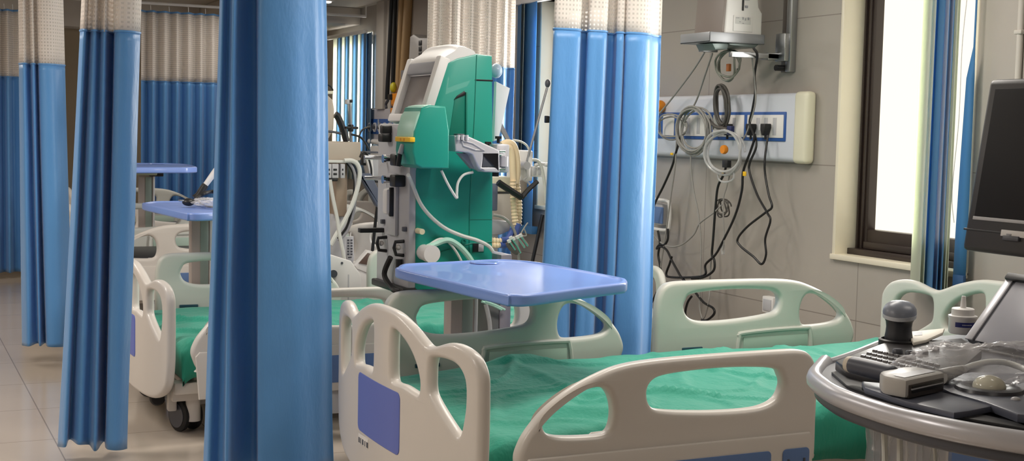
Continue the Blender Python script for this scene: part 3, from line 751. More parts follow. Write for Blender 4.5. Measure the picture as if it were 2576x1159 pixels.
# crown: a rounded cap across the whole width
NW = 14; cr = MB(); rows = []
cp = spline([(v[0], 0, v[1]) for v in (prof[0], (prof[0][0] - .012, prof[0][1] + .022), (prof[0][0] - .07, prof[0][1] + .036), (prof[1][0] - .012, prof[1][1] + .038), (prof[2][0] - .022, prof[2][1] + .022), (prof[2][0] - .034, prof[2][1] - .012), (prof[2][0] - .034, prof[2][1] - .045))], 5)
for k in range(NW + 1):
    t = k / NW; y = YM + .004 + (YN - YM - .008) * t; h = 1 - (2 * t - 1) ** 4 * .55
    base = Vector((prof[1][0] + .03, 0, prof[1][1] - .03))
    rows.append([cr.bm.verts.new((base.x + (p.x - base.x) * (.9 + .1 * h), y, base.z + (p.z - base.z) * (.72 + .28 * h))) for p in cp])
for a, b in zip(rows, rows[1:]):
    for k in range(len(cp) - 1): cr.bm.faces.new((a[k], a[k + 1], b[k + 1], b[k]))
cr.bm.faces.new(rows[0]); cr.bm.faces.new(rows[-1][::-1])
crown = cr.build('crown_shell', 'white_plastic', dm)
# sloped screen frame
f0, f1 = Vector((prof[2][0], 0, prof[2][1])), Vector((prof[4][0] + .006, 0, prof[4][1]))
d = (f1 - f0).normalized(); nrm = Vector((d.z, 0, -d.x));
if nrm.x > 0: nrm = -nrm
def fp(s, y, n): return f0 + d * s + nrm * n + Vector((0, y, 0))
LEN = (f1 - f0).length
def slab(s0, s1, y0, y1, n0, n1, nm, m, bev=.004):
    k = MB(); vs = [k.bm.verts.new(fp(s, y, n)) for n in (n0, n1) for s, y in ((s0, y0), (s1, y0), (s1, y1), (s0, y1))]
    for q in ((0, 1, 2, 3), (7, 6, 5, 4), (0, 4, 5, 1), (1, 5, 6, 2), (2, 6, 7, 3), (3, 7, 4, 0)): k.bm.faces.new([vs[i] for i in q])
    bmesh.ops.bevel(k.bm, geom=k.bm.edges[:], offset=bev, segments=2, affect='EDGES', profile=.5)
    return k.build(nm, m, dm)
slab(-.02, LEN, YM + .002, YM + .05, -.01, .036, 'screen_bezel', 'white_plastic', .008)
slab(-.02, LEN, YN - .045, YN - .002, -.01, .036, 'screen_bezel', 'white_plastic', .008)
slab(.0, .05, YM + .045, YN - .04, -.005, .035, 'screen_visor', 'grey_plastic', .01)
slab(.045, LEN, YM + .045, YN - .04, -.005, .012, 'touch_screen', 'grey_screen', .002)
slab(LEN - .012, LEN + .02, YM + .002, YN - .002, -.012, .040, 'screen_sill', 'white_plastic', .006)
# lower grey front panel, facing the foot end
XF = mp(1047, 600)[0]
fpn = MB().box((XF - .03, YM + .004, mp(1047, 728)[1]), (XF + .01, YN, mp(1047, 312)[1]), .01).build('front_panel', 'lgrey_plastic', dm)
MB().box((XF - .046, YM + .11, mp(1047, 600)[1]), (XF - .028, YM + .21, mp(1047, 440)[1]), .012).build('front_spine', 'lgrey_plastic', fpn)
for z in (mp(1047, 402)[1], mp(1047, 455)[1]):
    MB().cyl((XF - .03, YM + .26, z), (XF - .12, YM + .26, z), .008, n=12).build('filter_holder', 'chrome', fpn)
    MB().cyl((XF - .03, YM + .12, z), (XF - .085, YM + .12, z), .012, n=12).cyl((XF - .085, YM + .12, z), (XF - .095, YM + .12, z), .016, n=14).build('chrome_knob', 'chrome', fpn)
    MB().box((XF - .075, YM + .04, z - .025), (XF - .03, YM + .10, z + .02), .006).build('clamp', 'black_plastic', fpn)
for z, w in ((mp(1047, 352)[1], .05), (mp(1047, 330)[1], .03)):
    MB().box((XF - .07, YM + .20, z - .012), (XF - .028, YM + .2 + w, z + .02), .005).build('clamp', 'black_plastic', fpn)
MB().box((XF - .075, YM + .13, mp(1047, 545)[1]), (XF - .03, YM + .18, mp(1047, 478)[1]), .012).build('clip_cover', 'white_plastic', fpn)
MB().box((XF - .062, YM + .125, mp(1047, 546)[1] - .006), (XF - .03, YM + .14, mp(1047, 475)[1]), .004).build('clip_edge', 'black_plastic', fpn)
z = mp(1047, 592)[1]
MB().box((XF - .13, YM + .27, z - .010), (XF - .028, YM + .30, z + .008), .003).build('bag_hook', 'black_plastic', fpn)
for y, z in ((YM + .02, mp(1047, 578)[1]), (YM + .26, mp(1047, 570)[1])):
    MB().box((XF - .045, y, z - .008), (XF - .028, y + .02, z + .01), .003).build('stud', 'dgrey_plastic', fpn)
for y in (YM + .05, YM + .24):
    z = mp(1047, 625)[1]
    MB().tube([(XF - .03, y, z + .024), (XF - .065, y, z + .022), (XF - .07, y, z), (XF - .062, y, z - .026), (XF - .03, y, z - .03)], .007, 8).build('line_hook', 'black_plastic', fpn)
    MB().sphere((XF - .05, y + .01, z), .011).build('line_clip', 'cream', fpn)
z = mp(1047, 668)[1]
MB().cyl((XF - .045, YM + .06, z - .03), (XF - .045, YM + .06, z + .02), .013, n=14).build('sensor', 'black_plastic', fpn)
MB().tube(spline([(XF - .05, YM + .14, mp(1047, 655)[1]), (XF - .06, YM + .18, mp(1047, 700)[1]), (XF - .055, YM + .12, mp(1047, 728)[1]), (XF - .05, YM + .05, mp(1047, 735)[1]), (XF + .05, YM - .01, mp(1047, 737)[1]), (XF + .1, YM - .01, mp(1047, 741)[1])], 6), .011, 8).build('power_lead', 'cable_black', fpn)
MB().box((XF - .05, YM + .0, mp(1047, 742)[1]), (XF + .16, YN, mp(1047, 724)[1]), .006).build('underside_tray', 'black_plastic', dm)
# round white knob on the near face with its drain hose
k = mp(1066, 634)
MB().cyl((k[0], YM + .01, k[1]), (k[0], YM - .045, k[1]), .030, n=28).cyl((k[0], YM - .045, k[1]), (k[0], YM - .085, k[1]), .033, n=32).build('round_cap', 'white_plastic', dm)
MB().cyl((mp(1050, 580)[0], YM - .0, mp(1050, 580)[1]), (mp(1050, 580)[0], YM - .05, mp(1050, 580)[1]), .011, n=14).build('small_port', mat('port_ivory', (222, 214, 180), .35), dm)
def mt(pts, r, m, nm='tube', Y=YM - .03, seg=8):
    return MB().tube(spline([(onY(p[0], p[1], Y if len(p) < 3 else p[2])) for p in pts], seg), r, 8).build(nm, m, dm)
mt([(1074, 622, YM - .045), (1098, 612), (1125, 604), (1150, 615), (1175, 640), (1192, 668), (1200, 700)], .0115, 'mint_panel', 'drain_hose')
mt([(1076, 618, YM - .04), (1100, 603), (1118, 602), (1135, 616), (1152, 640), (1165, 668), (1172, 700)], .005, 'cable_white', 'thin_line')
mt([(1027, 440, YA - .01), (1040, 470), (1058, 512), (1085, 546), (1120, 574), (1160, 592), (1200, 604), (1228, 618), (1240, 632)], .0075, 'cable_white', 'power_cord')
mt([(1110, 428), (1128, 465), (1148, 497), (1149, 486), (1152, 460), (1166, 440), (1190, 433)], .005, 'cable_white', 'signal_cable', YA)
# green pump box on the arm
pbx = [mp(*p, YA - .05) for p in [(1062, 270), (1080, 264), (1122, 267), (1131, 330), (1130, 424), (1062, 424), (1044, 414), (1038, 380), (1042, 330)]]
pb = MB().prism(pbx, 'y', YA - .05, YA + .13, .008, 3).build('pump_box', 'green_machine', dm)
fx = [mp(*p, YA - .03) for p in [(1064, 266), (1080, 262), (1100, 264), (1072, 290), (1055, 315), (1045, 345), (1040, 345), (1036, 330), (1046, 292)]]
MB().prism([mp(*p, YA - .03) for p in [(1082, 263), (1064, 266), (1046, 290), (1037, 322), (1035, 344), (1042, 344), (1052, 316), (1066, 290)]], 'y', YA - .046, YA + .125, .006, 3).build('pump_window', 'mint_panel', pb)
v = mp(1036, 351, YA - .05)
yl = MB().box((v[0] - .009, YA - .053, v[1] - .009), (v[0] + .012, YA + .10, v[1] + .009), .003).build('warning_label', 'yellow', pb)
for dx in (0, .035): MB().box((v[0] - .0096, YA + .0 + dx, v[1] - .006), (v[0] - .0085, YA + .012 + dx, v[1] + .004), 0).build('label_mark', 'orange', yl)
v = mp(1026, 385, YA)
MB().cyl((v[0], YA + .05, v[1] + .03), (v[0] - .012, YA + .05, v[1] - .005), .010, n=12).build('line_connector', 'lgrey_plastic', pb)
MB().cyl((v[0] - .012, YA + .05, v[1] - .005), (v[0] - .018, YA + .05, v[1] - .05), .009, n=12).build('connector_boot', 'black_plastic', pb)
# cast grey arm
arm = [mp(*p, YA) for p in [(1134, 341), (1165, 340), (1176, 345), (1240, 374), (1247, 378), (1248, 433), (1210, 432), (1196, 424), (1188, 408), (1179, 388), (1170, 384), (1137, 380)]]
hole = [mp(*p, YA) for p in [(1207, 389), (1241, 389), (1241, 420), (1203, 420)]]
me = plate_mesh('support_arm', [[(x, z) for x, z in arm], hole], .07, .006, 3)
for q in me.vertices: q.co = (q.co.x, q.co.z + YA, q.co.y)
for q in me.vertices: q.co -= dm.location
ar = mesh_obj('support_arm', me, 'alu', dm)
h = [mp(*p, YA) for p in [(1208, 390), (1240, 390), (1240, 419), (1204, 419)]]
MB().prism(h, 'y', YA - .031, YA + .03, .003).build('cable_insert', 'dgrey_plastic', ar)
MB().tube([(lambda v: (v[0], YA - .036, v[1]))(mp(*p, YA)) for p in [(1152, 354), (1156, 366), (1185, 376), (1209, 378), (1180, 360), (1154, 353)]], .003, 6).build('cast_rib', 'alu', ar)
MB().box((mp(1146, 341, YA)[0], YA - .02, mp(1146, 341, YA)[1]), (mp(1164, 341, YA)[0], YA + .02, mp(1146, 336, YA)[1]), .002).build('pad', 'dgrey_plastic', ar)
for px in (1141, 1152, 1163):
    v = mp(px, 347, YA); MB().cyl((v[0], YA - .042, v[1] - .006), (v[0], YA - .042, v[1] + .012), .006, n=12).build('bolt', 'alu', ar)
v = mp(1158, 386, YA); MB().prism([mp(*p, YA + .02) for p in [(1150, 384), (1178, 386), (1195, 424), (1185, 424)]], 'y', YA + .01, YA + .04, .004).build('arm_web', 'grey_plastic', ar)
# clamp block at the arm's end
p, q = mp(1247, 362, YA), mp(1279, 434, YA)
cb = MB().box((p[0], YA - .01, q[1]), (q[0], YA + .10, p[1]), .008).build('clamp_block', 'alu', dm)
for py in (380, 389, 424): v = mp(1252, py, YA); MB().cyl((v[0] - .004, YA - .02, v[1]), (v[0] + .02, YA - .02, v[1]), .006, n=12).build('screw_head', 'chrome', cb)
p, q = mp(1252, 393, YA), mp(1274, 418, YA); MB().cyl(((p[0] + q[0]) / 2, YA - .02, q[1]), ((p[0] + q[0]) / 2, YA - .02, p[1]), .016, n=18).build('hinge_barrel', 'alu', cb)
for px, py in ((1262, 352), (1236, 366)):
    v = mp(px, py, YA); MB().cyl((v[0], YA + .03, v[1] - .012), (v[0], YA + .03, v[1] + .004), .006, n=10).cyl((v[0], YA + .03, v[1] + .004), (v[0], YA + .03, v[1] + .014), .013, n=14).build('thumb_screw', 'black_plastic', cb)
v = mp(1252, 440, YA); MB().cyl((v[0], YA + .02, v[1] - .006), (v[0], YA + .02, v[1] + .014), .013, n=14).build('thumb_screw', 'black_plastic', cb)
# pedestal, base and wheels
p, q = mp(1228, 720, YM), mp(1262, 720, YM)
MB().box((p[0], YM - .01, .12), (q[0] - .012, YM + .16, mp(1240, 735)[1]), .006).build('pedestal', mat('pedestal_grey', (112, 112, 112), .4, metal=.2), dm)
MB().box((q[0] - .012, YM - .015, .12), (mp(1283, 720)[0], YM + .2, mp(1240, 640)[1]), .006).build('pedestal_side', mat('pedestal_mauve', (140, 136, 146), .4), dm)
x0 = mp(1047, 700)[0]; x1 = mp(1290, 700)[0]
MB().box((x0 + .0, YM - .02, .075), (x1 + .05, YN + .02, .13), .02).build('base', 'grey_plastic', dm)
for x in (x0 + .06, x1):
    for y in (YM + .03, YN - .03): MB().cyl((x - .014, y, .04), (x + .014, y, .04), .04, n=20).build('castor', 'black_rubber', dm)
MB().box((x1 - .09, YM + .10, .12), (x1 - .03, YN - .02, mp(1240, 745)[1] + .02), .01).build('rear_column', 'grey_plastic', dm)
# fluid lines hanging at the rear and a tilted back board
mt([(1222, 765, YM - .03), (1228, 790), (1232, 815), (1234, 860), (1234, 900)], .009, 'clear_tube', 'drip_line')
for dy in (0, 8): mt([(1212 + dy, 758, YM - .035), (1240 + dy, 768), (1262 + dy, 779)], .005, 'mint_panel', 'line_pair')
p = [onY(1246, 205, YM + .2), onY(1281, 222, YM + .2), onY(1252, 352, YM + .2), onY(1240, 355, YM + .2)]
MB().prism([(v.x, v.z) for v in p], 'y', YM + .19, YM + .215, .004).build('rear_board', 'white_plastic', dm)
v = mp(1248, 178, YM + .2); MB().sphere((v[0], YM + .2, v[1]), .03, (.8, 1, 1)).build('status_lamp', mat('pale_blue_lamp', (176, 196, 214), .3), dm)
# ------------------------------------------------------------------ ultrasound machine at the near right
ZD = .78
def dp(px, py, z=ZD): return onZ(px, py, z)
us = thing('ultrasound_machine', 'dark grey and silver ultrasound machine at the right, beside the nearest bed', 'medical machine', (1.95, 1.75, 0))
# control deck outline, clockwise from the left tip along the curved silver front edge, then round the back (beyond the frame)
front = [dp(*p) for p in [(2062, 915), (2050, 933), (2062, 950), (2110, 980), (2200, 1012), (2300, 1040), (2400, 1062), (2500, 1080), (2600, 1095)]]
fr_xy = [(v.x, v.y) for v in spline(front, 5)]
e = front[-1]; back = [dp(*p) for p in [(2440, 832), (2300, 842), (2238, 850), (2160, 880), (2095, 902)]]
tail = [(e.x + .05, e.y - .20), (e.x + .12, e.y - .28), (e.x + .40, e.y - .22), (e.x + .52, e.y + .0)]
bxy = [(v.x, v.y) for v in back]
out = fr_xy + tail + [(2.36, 2.05)] + bxy
me = plate_mesh('control_deck', [out], .05, .012, 3)
for q in me.vertices: q.co.z += ZD - .03; q.co -= us.location
dk = mesh_obj('control_deck', me, 'dgrey_plastic', us)
# silver grab rail along the front edge
rp = [Vector((x, y, ZD - .012)) for x, y in fr_xy] + [Vector((tail[0][0], tail[0][1], ZD - .012)), Vector((tail[1][0], tail[1][1], ZD - .012))]
rp = [Vector((back[-1].x - .02, back[-1].y - .0, ZD - .008))] + rp
k = MB(); k.tube(rp, .017, 12)
for v in k.bm.verts: v.co.z = (v.co.z - (ZD - .012)) * 1.15 + ZD - .014
k.build('grab_rail', 'alu', us)
rim = [back[-1], back[-2], back[-3]]
MB().tube([v + Vector((0, 0, -.006)) for v in spline([back[-1] + Vector((-.02, 0, 0)), back[-1], back[-2], back[-3], back[-4]], 5)], .009, 8).build('deck_trim', 'alu', us)
def facet(pts, z0, z1, nm, m, bev=.003, parent=None):
    P = [dp(*p, z1) for p in pts]
    return MB().prism([(v.x, v.y) for v in P], 'z', z0, z1, bev).build(nm, m, parent or us)
# black well behind the rail and the angled rest panels
facet([(2092, 935), (2140, 925), (2300, 985), (2420, 1030), (2560, 1062), (2600, 1080), (2400, 1045), (2250, 1010), (2130, 968)], ZD - .005, ZD + .0012, 'wrist_well', 'black_plastic', .0004)
facet([(2168, 958), (2300, 970), (2460, 1005), (2520, 1015), (2440, 1032), (2400, 1037), (2280, 1008), (2175, 974)], ZD, ZD + .012, 'palm_rest', mat('blue_grey_panel', (92, 96, 110), .35, var=.03))
facet([(2330, 955), (2440, 935), (2620, 940), (2660, 1050), (2560, 1040), (2480, 1010), (2390, 985)], ZD, ZD + .016, 'trackball_panel', mat('blue_grey_panel', (92, 96, 110), .35, var=.03))
# keyboard: dark tray with its keys
Kz = ZD + .02
kb = facet([(2102, 906), (2220, 862), (2420, 850), (2470, 880), (2380, 960), (2290, 962), (2130, 925)], ZD - .002, Kz, 'keyboard', mat('keyboard_black', (44, 42, 44), .35), .004)
A, B, D = dp(2128, 912, Kz), dp(2205, 877, Kz), dp(2305, 957, Kz)
uu, vv = (B - A), (D - A)
ks = MB()
for r in range(5):
    for c in range(12):
        p = A + uu * ((r + .35) / 5.1) + vv * ((c + .5) / 12.0)
        du, dv = uu.normalized() * .0058, vv.normalized() * .0068
        base = [p - du - dv, p + du - dv, p + du + dv, p - du + dv]
        lo = [ks.bm.verts.new(q) for q in base]; hi = [ks.bm.verts.new(p + (q - p) * .78 + Vector((0, 0, .004))) for q in base]
        ks.bm.faces.new(hi)
        for i in range(4): ks.bm.faces.new((lo[i], lo[(i + 1) % 4], hi[(i + 1) % 4], hi[i]))
keys = ks.build('key_bank', mat('key_grey', (84, 80, 80), .35), kb); keys['kind'] = 'stuff'
lt = MB()
for r in range(5):
    for c in range(12):
        p = A + uu * ((r + .35) / 5.1) + vv * ((c + .5) / 12.0) + Vector((0, 0, .0044)); du, dv = uu.normalized() * .0022, vv.normalized() * .0018
        lt.quad([p - du - dv, p + du - dv, p + du + dv, p - du + dv])
lo = lt.build('key_legends', 'lgrey_plastic', kb); lo['kind'] = 'stuff'
for px, py in ((2258, 888), (2290, 893), (2322, 890), (2350, 880), (2385, 868)):
    v = dp(px, py, Kz); MB().lathe([(.011, 0), (.011, .006), (.008, .010), (.003, .0105)], v, 18).build('rotary_knob', 'dgrey_plastic', kb)
# probe cup
v = dp(2262, 858, Kz); MB().lathe([(.046, -.01), (.046, .004), (.040, .006), (.036, -.004), (.005, -.006)], v, 30).build('probe_cup', 'black_plastic', us)
# trackball with surround
v = dp(2488, 980, ZD + .016)
MB().lathe([(.062, 0), (.06, .006), (.052, .008), (.036, .007), (.03, .003), (.004, .002)], v, 40).build('trackball_ring', mat('ring_grey', (70, 72, 80), .3), us)
MB().sphere((v.x, v.y, v.z + .006), .030, (1, 1, .72), 28).build('trackball', mat('ivory_ball', (226, 224, 206), .15, var=.01), us)
for px, py in ((2425, 972), (2560, 985), (2555, 1005)):
    w = dp(px, py, ZD + .016); MB().sphere(w, .009, (1, 1, .6), 12).build('set_button', 'lgrey_plastic', us)
# tilted touch panel behind the keyboard
tb_ = dp(2428, 852, ZD + .015); N2 = Vector((0, -.42, 0)); UP = onX(2536, 700, tb_.x + .125) - tb_
UP = Vector((.125, .0, UP.z))
def panel(o, s0, s1, t0, t1, n0, n1, nm, m, bev=.003, parent=None):
    k = MB(); un = UP.normalized(); nn = Vector((-un.z, 0, un.x)); L = UP.length
    vs = [k.bm.verts.new(o + UP * s + N2 * t + nn * n) for n in (n0, n1) for s, t in ((s0, t0), (s1, t0), (s1, t1), (s0, t1))]
    for q in ((0, 1, 2, 3), (7, 6, 5, 4), (0, 4, 5, 1), (1, 5, 6, 2), (2, 6, 7, 3), (3, 7, 4, 0)): k.bm.faces.new([vs[i] for i in q])
    bmesh.ops.bevel(k.bm, geom=k.bm.edges[:], offset=bev, segments=2, affect='EDGES', profile=.5)
    return k.build(nm, m, parent or us)
tp = panel(tb_, 0, 1.04, 0, 1, -.03, 0, 'touch_panel', 'dgrey_plastic', .006)
panel(tb_, .0, .97, .0, .055, -.002, .004, 'panel_edge', 'alu', .002, tp)
panel(tb_, .0, .97, .075, 1, -.002, .002, 'panel_glass', mat('glossy_panel', (150, 150, 158), .2, var=.02), .001, tp)
panel(tb_, .955, 1.06, .0, 1, -.028, .012, 'panel_hood', 'black_plastic', .005, tp)
# monitor
mx = 2.02
tl, bl = onX(2481, 200, mx + .055), onX(2421, 630, mx)
mo = thing('x', 'x', 'x'); bpy.data.objects.remove(mo)
yl0 = onX(2440, 500, mx).y
def mon(z): return mx + .055 * (z - bl.z) / (tl.z - bl.z)
def mslab(y0, y1, z0, z1, f0, f1, nm, m, bev=.003, parent=None, r=False):
    k = MB(); vs = [k.bm.verts.new((mon(z) + f, y, z)) for f in (f0, f1) for y, z in ((y0, z0), (y1, z0), (y1, z1), (y0, z1))]
    for q in ((0, 1, 2, 3), (7, 6, 5, 4), (0, 4, 5, 1), (1, 5, 6, 2), (2, 6, 7, 3), (3, 7, 4, 0)): k.bm.faces.new([vs[i] for i in q])
    bmesh.ops.bevel(k.bm, geom=k.bm.edges[:], offset=bev, segments=3, affect='EDGES', profile=.5)
    return k.build(nm, m, parent or us)
yL = (tl.y + bl.y) / 2; yR = yL - .50
ms = mslab(yR, yL, bl.z, tl.z, 0, .05, 'monitor', mat('monitor_grey', (56, 54, 56), .4, var=.02), .012)
zb = onX(2440, 548, mx).z
mslab(yR + .025, yL - .024, zb + .004, tl.z - .020, -.0015, .01, 'screen', 'screen', .001, ms)
mslab(yR + .02, yL - .022, zb - .003, zb + .004, -.003, .01, 'screen_strip', 'lgrey_plastic', .001, ms)
mslab(yR + .0, yL - .0, zb - .026, zb - .022, -.001, .004, 'chin_groove', 'black_plastic', .0005, ms)
a, b = onX(2514, 577, mx), onX(2590, 606, mx)
st = mslab(b.y, a.y, b.z + .004, a.z, -.003, .004, 'asset_sticker', 'white_plastic', .0008, ms)
for q in range(3): mslab(a.y - .022 - q * .003, a.y - .020 + q * .002, a.z - .016 + q * .003, a.z - .013 + q * .003, -.0042, .002, 'sticker_mark', 'grey_plastic', .0002, st)
mslab(a.y - .05, a.y - .008, b.z - .004, b.z + .006, -.006, .004, 'power_key', 'dgrey_plastic', .002, ms)
# neck, column, base
MB().box((mx + .05, yL - .30, 1.10), (mx + .14, yL - .20, 1.25), .015).box((mx + .09, yL - .29, .72), (mx + .15, yL - .21, 1.2), .015).build('monitor_neck', 'dgrey_plastic', us)
MB().box((1.9, 1.38, .12), (2.30, 1.74, .735), .03, 3).build('cabinet', 'lgrey_plastic', us)
MB().box((1.72, 1.32, .09), (2.36, 1.80, .15), .03, 3).build('base', 'dgrey_plastic', us)
for x in (1.78, 2.3):
    for y in (1.37, 1.75): MB().cyl((x, y - .02, .05), (x, y + .02, .05), .05, n=22).build('castor', 'black_rubber', us)

# ------------------------------------------------------------------ things lying on the deck
# convex probe standing in its cup
v = dp(2260, 856, Kz); top = onY(2257, 757, v.y)
pr = thing('ultrasound_probe', 'dark convex ultrasound probe with grey rounded head standing in its cup', 'ultrasound probe', v)
s = (top.z - v.z) / .115
def ell(k, z, rx, ry, n=28, tilt=0): return [k.bm.verts.new((v.x + rx * math.cos(2 * PI * i / n), v.y + ry * math.sin(2 * PI * i / n), v.z + z * s + tilt * math.sin(2 * PI * i / n + .9))) for i in range(n)]
def loft(secs, nm, m, parent):
    k = MB(); R = [ell(k, *q) for q in secs]
    for a, b in zip(R, R[1:]):
        for i in range(28): k.bm.faces.new((a[i], a[(i + 1) % 28], b[(i + 1) % 28], b[i]))
    k.bm.faces.new(R[0][::-1]); k.bm.faces.new(R[-1]); return k.build(nm, m, parent, ang=60)
loft([(-.004, .030, .031), (.01, .031, .032), (.025, .029, .030), (.04, .028, .029), (.055, .029, .031), (.066, .033, .036), (.072, .035, .039, 28, .006)], 'handle', mat('probe_charcoal', (50, 52, 58), .45), pr)
loft([(.069, .0355, .0395, 28, .007), (.080, .0365, .0405, 28, .007)], 'rim_band', mat('probe_band', (198, 202, 208), .35, var=.02), pr)
loft([(.080, .0362, .040, 28, .007), (.092, .0355, .0385, 28, .007), (.102, .031, .033, 28, .005), (.110, .023, .024, 28, .003), (.114, .012, .012), (.1155, .003, .003)], 'lens_head', mat('probe_head', (122, 128, 140), .35, var=.02), pr)
# gel bottle
g = dp(2420, 838, ZD + .01); gt = onY(2416, 745, g.y); hh = (gt.z - g.z)
gb = thing('gel_bottle', 'white gel bottle with pointed nozzle and navy label behind the keyboard', 'bottle', g)
r = .0325
MB().lathe([(r * .9, 0), (r, .004), (r, hh * .40), (r * 1.05, hh * .43), (r * 1.05, hh * .48), (r * .86, hh * .50)], g, 32).build('body', 'white_plastic', gb)
MB().lathe([(r * .82, hh * .49), (r * .84, hh * .51), (r * .82, hh * .66), (r * .74, hh * .68), (r * .24, hh * .69)], g, 32).build('cap', 'white_plastic', gb)
MB().lathe([(r * .22, hh * .68), (r * .2, hh * .8), (r * .15, hh), (r * .05, hh * 1.005)], g, 18).build('nozzle', 'white_plastic', gb)
k = MB(); ang = [math.radians(a) for a in range(195, 296, 5)]
for a0, a1 in zip(ang, ang[1:]):
    k.quad([(g.x + r * 1.006 * math.cos(a), g.y + r * 1.006 * math.sin(a), g.z + hh * z) for a, z in ((a0, .20), (a1, .20), (a1, .33), (a0, .33))])
lb = k.build('label', 'navy', gb)
k = MB()
for a in range(225, 262, 6):
    a0, a1 = math.radians(a), math.radians(a + 4)
    k.quad([(g.x + r * 1.012 * math.cos(q), g.y + r * 1.012 * math.sin(q), g.z + hh * z) for q, z in ((a0, .25), (a1, .25), (a1, .28), (a0, .28))])
k.build('label_text', 'lgrey_plastic', lb)
# thin paper packet behind the probe
pk = dp(2318, 844, ZD + .03)
p = [dp(*q, ZD + .028) for q in [(2292, 834), (2376, 826), (2372, 836), (2330, 855), (2298, 862), (2290, 850)]]
pt = thing('paper_packet', 'cream paper packet lying between the convex probe and the gel bottle', 'packet', (p[0].x, p[0].y, ZD + .02))
MB().prism([(w.x, w.y) for w in p], 'z', ZD + .021, ZD + .029, .002).build('wrapper', mat('packet_cream', (232, 226, 212), .6), pt)
w = [dp(*q, ZD + .0295) for q in [(2300, 836), (2320, 834), (2320, 842), (2300, 844)]]
MB().prism([(q.x, q.y) for q in w], 'z', ZD + .0285, ZD + .0298, 0).build('printed_patch', 'grey_plastic', pt)
# cylindrical probe lying across the front of the keyboard
a, b = dp(2138, 916, Kz + .018), dp(2250, 943, Kz + .016); c = dp(2300, 958, Kz + .012)
cp_ = thing('cylindrical_probe', 'dark cylindrical probe with beige ends lying on the keyboard front', 'ultrasound probe', a)
dv = (b - a); 
MB().tube(spline([a, a + dv * .1, a + dv * .5, a + dv * .9, b], 4), .0, 18, radii=[.0145 + .0035 * math.sin(PI * i / 16) for i in range(17)]).build('grip', mat('grip_slate', (72, 76, 88), .4), cp_)
MB().tube([a - dv * .10, a - dv * .04, a + dv * .03, a + dv * .07], .016, 18, radii=[.006, .0155, .0165, .0165]).build('tip', mat('probe_beige', (214, 204, 186), .5), cp_)
MB().tube([b - dv * .03, b + dv * .08, b + (c - b) * .8], .01, 14, radii=[.0115, .010, .008]).build('strain_relief', mat('probe_tan', (190, 174, 152), .5), cp_)
# wide grey probe connector
o = dp(2340, 1000, ZD + .014)
pcn = thing('probe_connector', 'grey box connector with slotted face lying on the deck front edge', 'connector', o)
ex = (dp(2385, 985, ZD + .014) - dp(2275, 1010, ZD + .014)).normalized(); ey = Vector((-ex.y, ex.x, 0))
if (dp(2330, 940, ZD) - dp(2330, 990, ZD)).dot(ey) < 0: ey = -ey
fL, fR = dp(2278, 1003, ZD + .014), dp(2394, 984, ZD + .014); W = (fR - fL).length
up = Vector((0, 0, 1))
def cpt(s, t, h): return fL + ex * (s * W) + ey * t + up * h
def wedge(secs, nm, m, bev=.003, parent=None):
    k = MB(); R = [[k.bm.verts.new(cpt(s, t, h)) for s, h in ((s0, 0), (s1, 0), (s1, hh_), (s0, hh_))] for s0, s1, t, hh_ in secs]
    for p, q in zip(R, R[1:]):
        for i in range(4): k.bm.faces.new((p[i], p[(i + 1) % 4], q[(i + 1) % 4], q[i]))
    k.bm.faces.new(R[0][::-1]); k.bm.faces.new(R[-1]); bmesh.ops.recalc_face_normals(k.bm, faces=k.bm.faces[:])
    if bev: bmesh.ops.bevel(k.bm, geom=k.bm.edges[:], offset=bev, segments=2, affect='EDGES', profile=.5)
    return k.build(nm, m, parent or pcn)
sh_ = wedge([(0, 1, 0, .034), (.02, .98, .05, .036), (.25, .95, .075, .034), (.55, .92, .10, .026)], 'shell', mat('connector_grey', (190, 188, 184), .4, var=.02), .006)
wedge([(.06, .94, -.002, .024), (.06, .94, .004, .024)], 'socket_face', mat('socket_dark', (66, 60, 58), .4), .001)
fc = wedge([(.12, .88, -.0035, .013), (.12, .88, .002, .013)], 'contact_slot', 'black_plastic', .0006)
fc.location.z += .0085
fc2 = wedge([(.10, .90, -.0042, .0025), (.10, .90, .002, .0025)], 'contact_bar', 'lgrey_plastic', .0004); fc2.location.z += .0145
k = MB(); k.quad([cpt(.1, .012, .0354), cpt(.9, .012, .0354), cpt(.9, .036, .0362), cpt(.1, .036, .0362)]); k.build('top_label', 'lgrey_plastic', pcn)
MB().tube([dp(2365, 948, ZD + .03), dp(2392, 938, ZD + .032), dp(2425, 928, ZD + .034)], .012, 12, radii=[.015, .012, .008]).build('neck', mat('connector_grey', (190, 188, 184), .4, var=.02), pcn)
MB().tube(spline([dp(2418, 930, ZD + .034), dp(2450, 918, ZD + .036), dp(2490, 910, ZD + .036), dp(2530, 912, ZD + .03), dp(2570, 925, ZD + .024), dp(2600, 940, ZD + .022)], 8), .0062, 10).build('cable', 'cable_white', pcn)
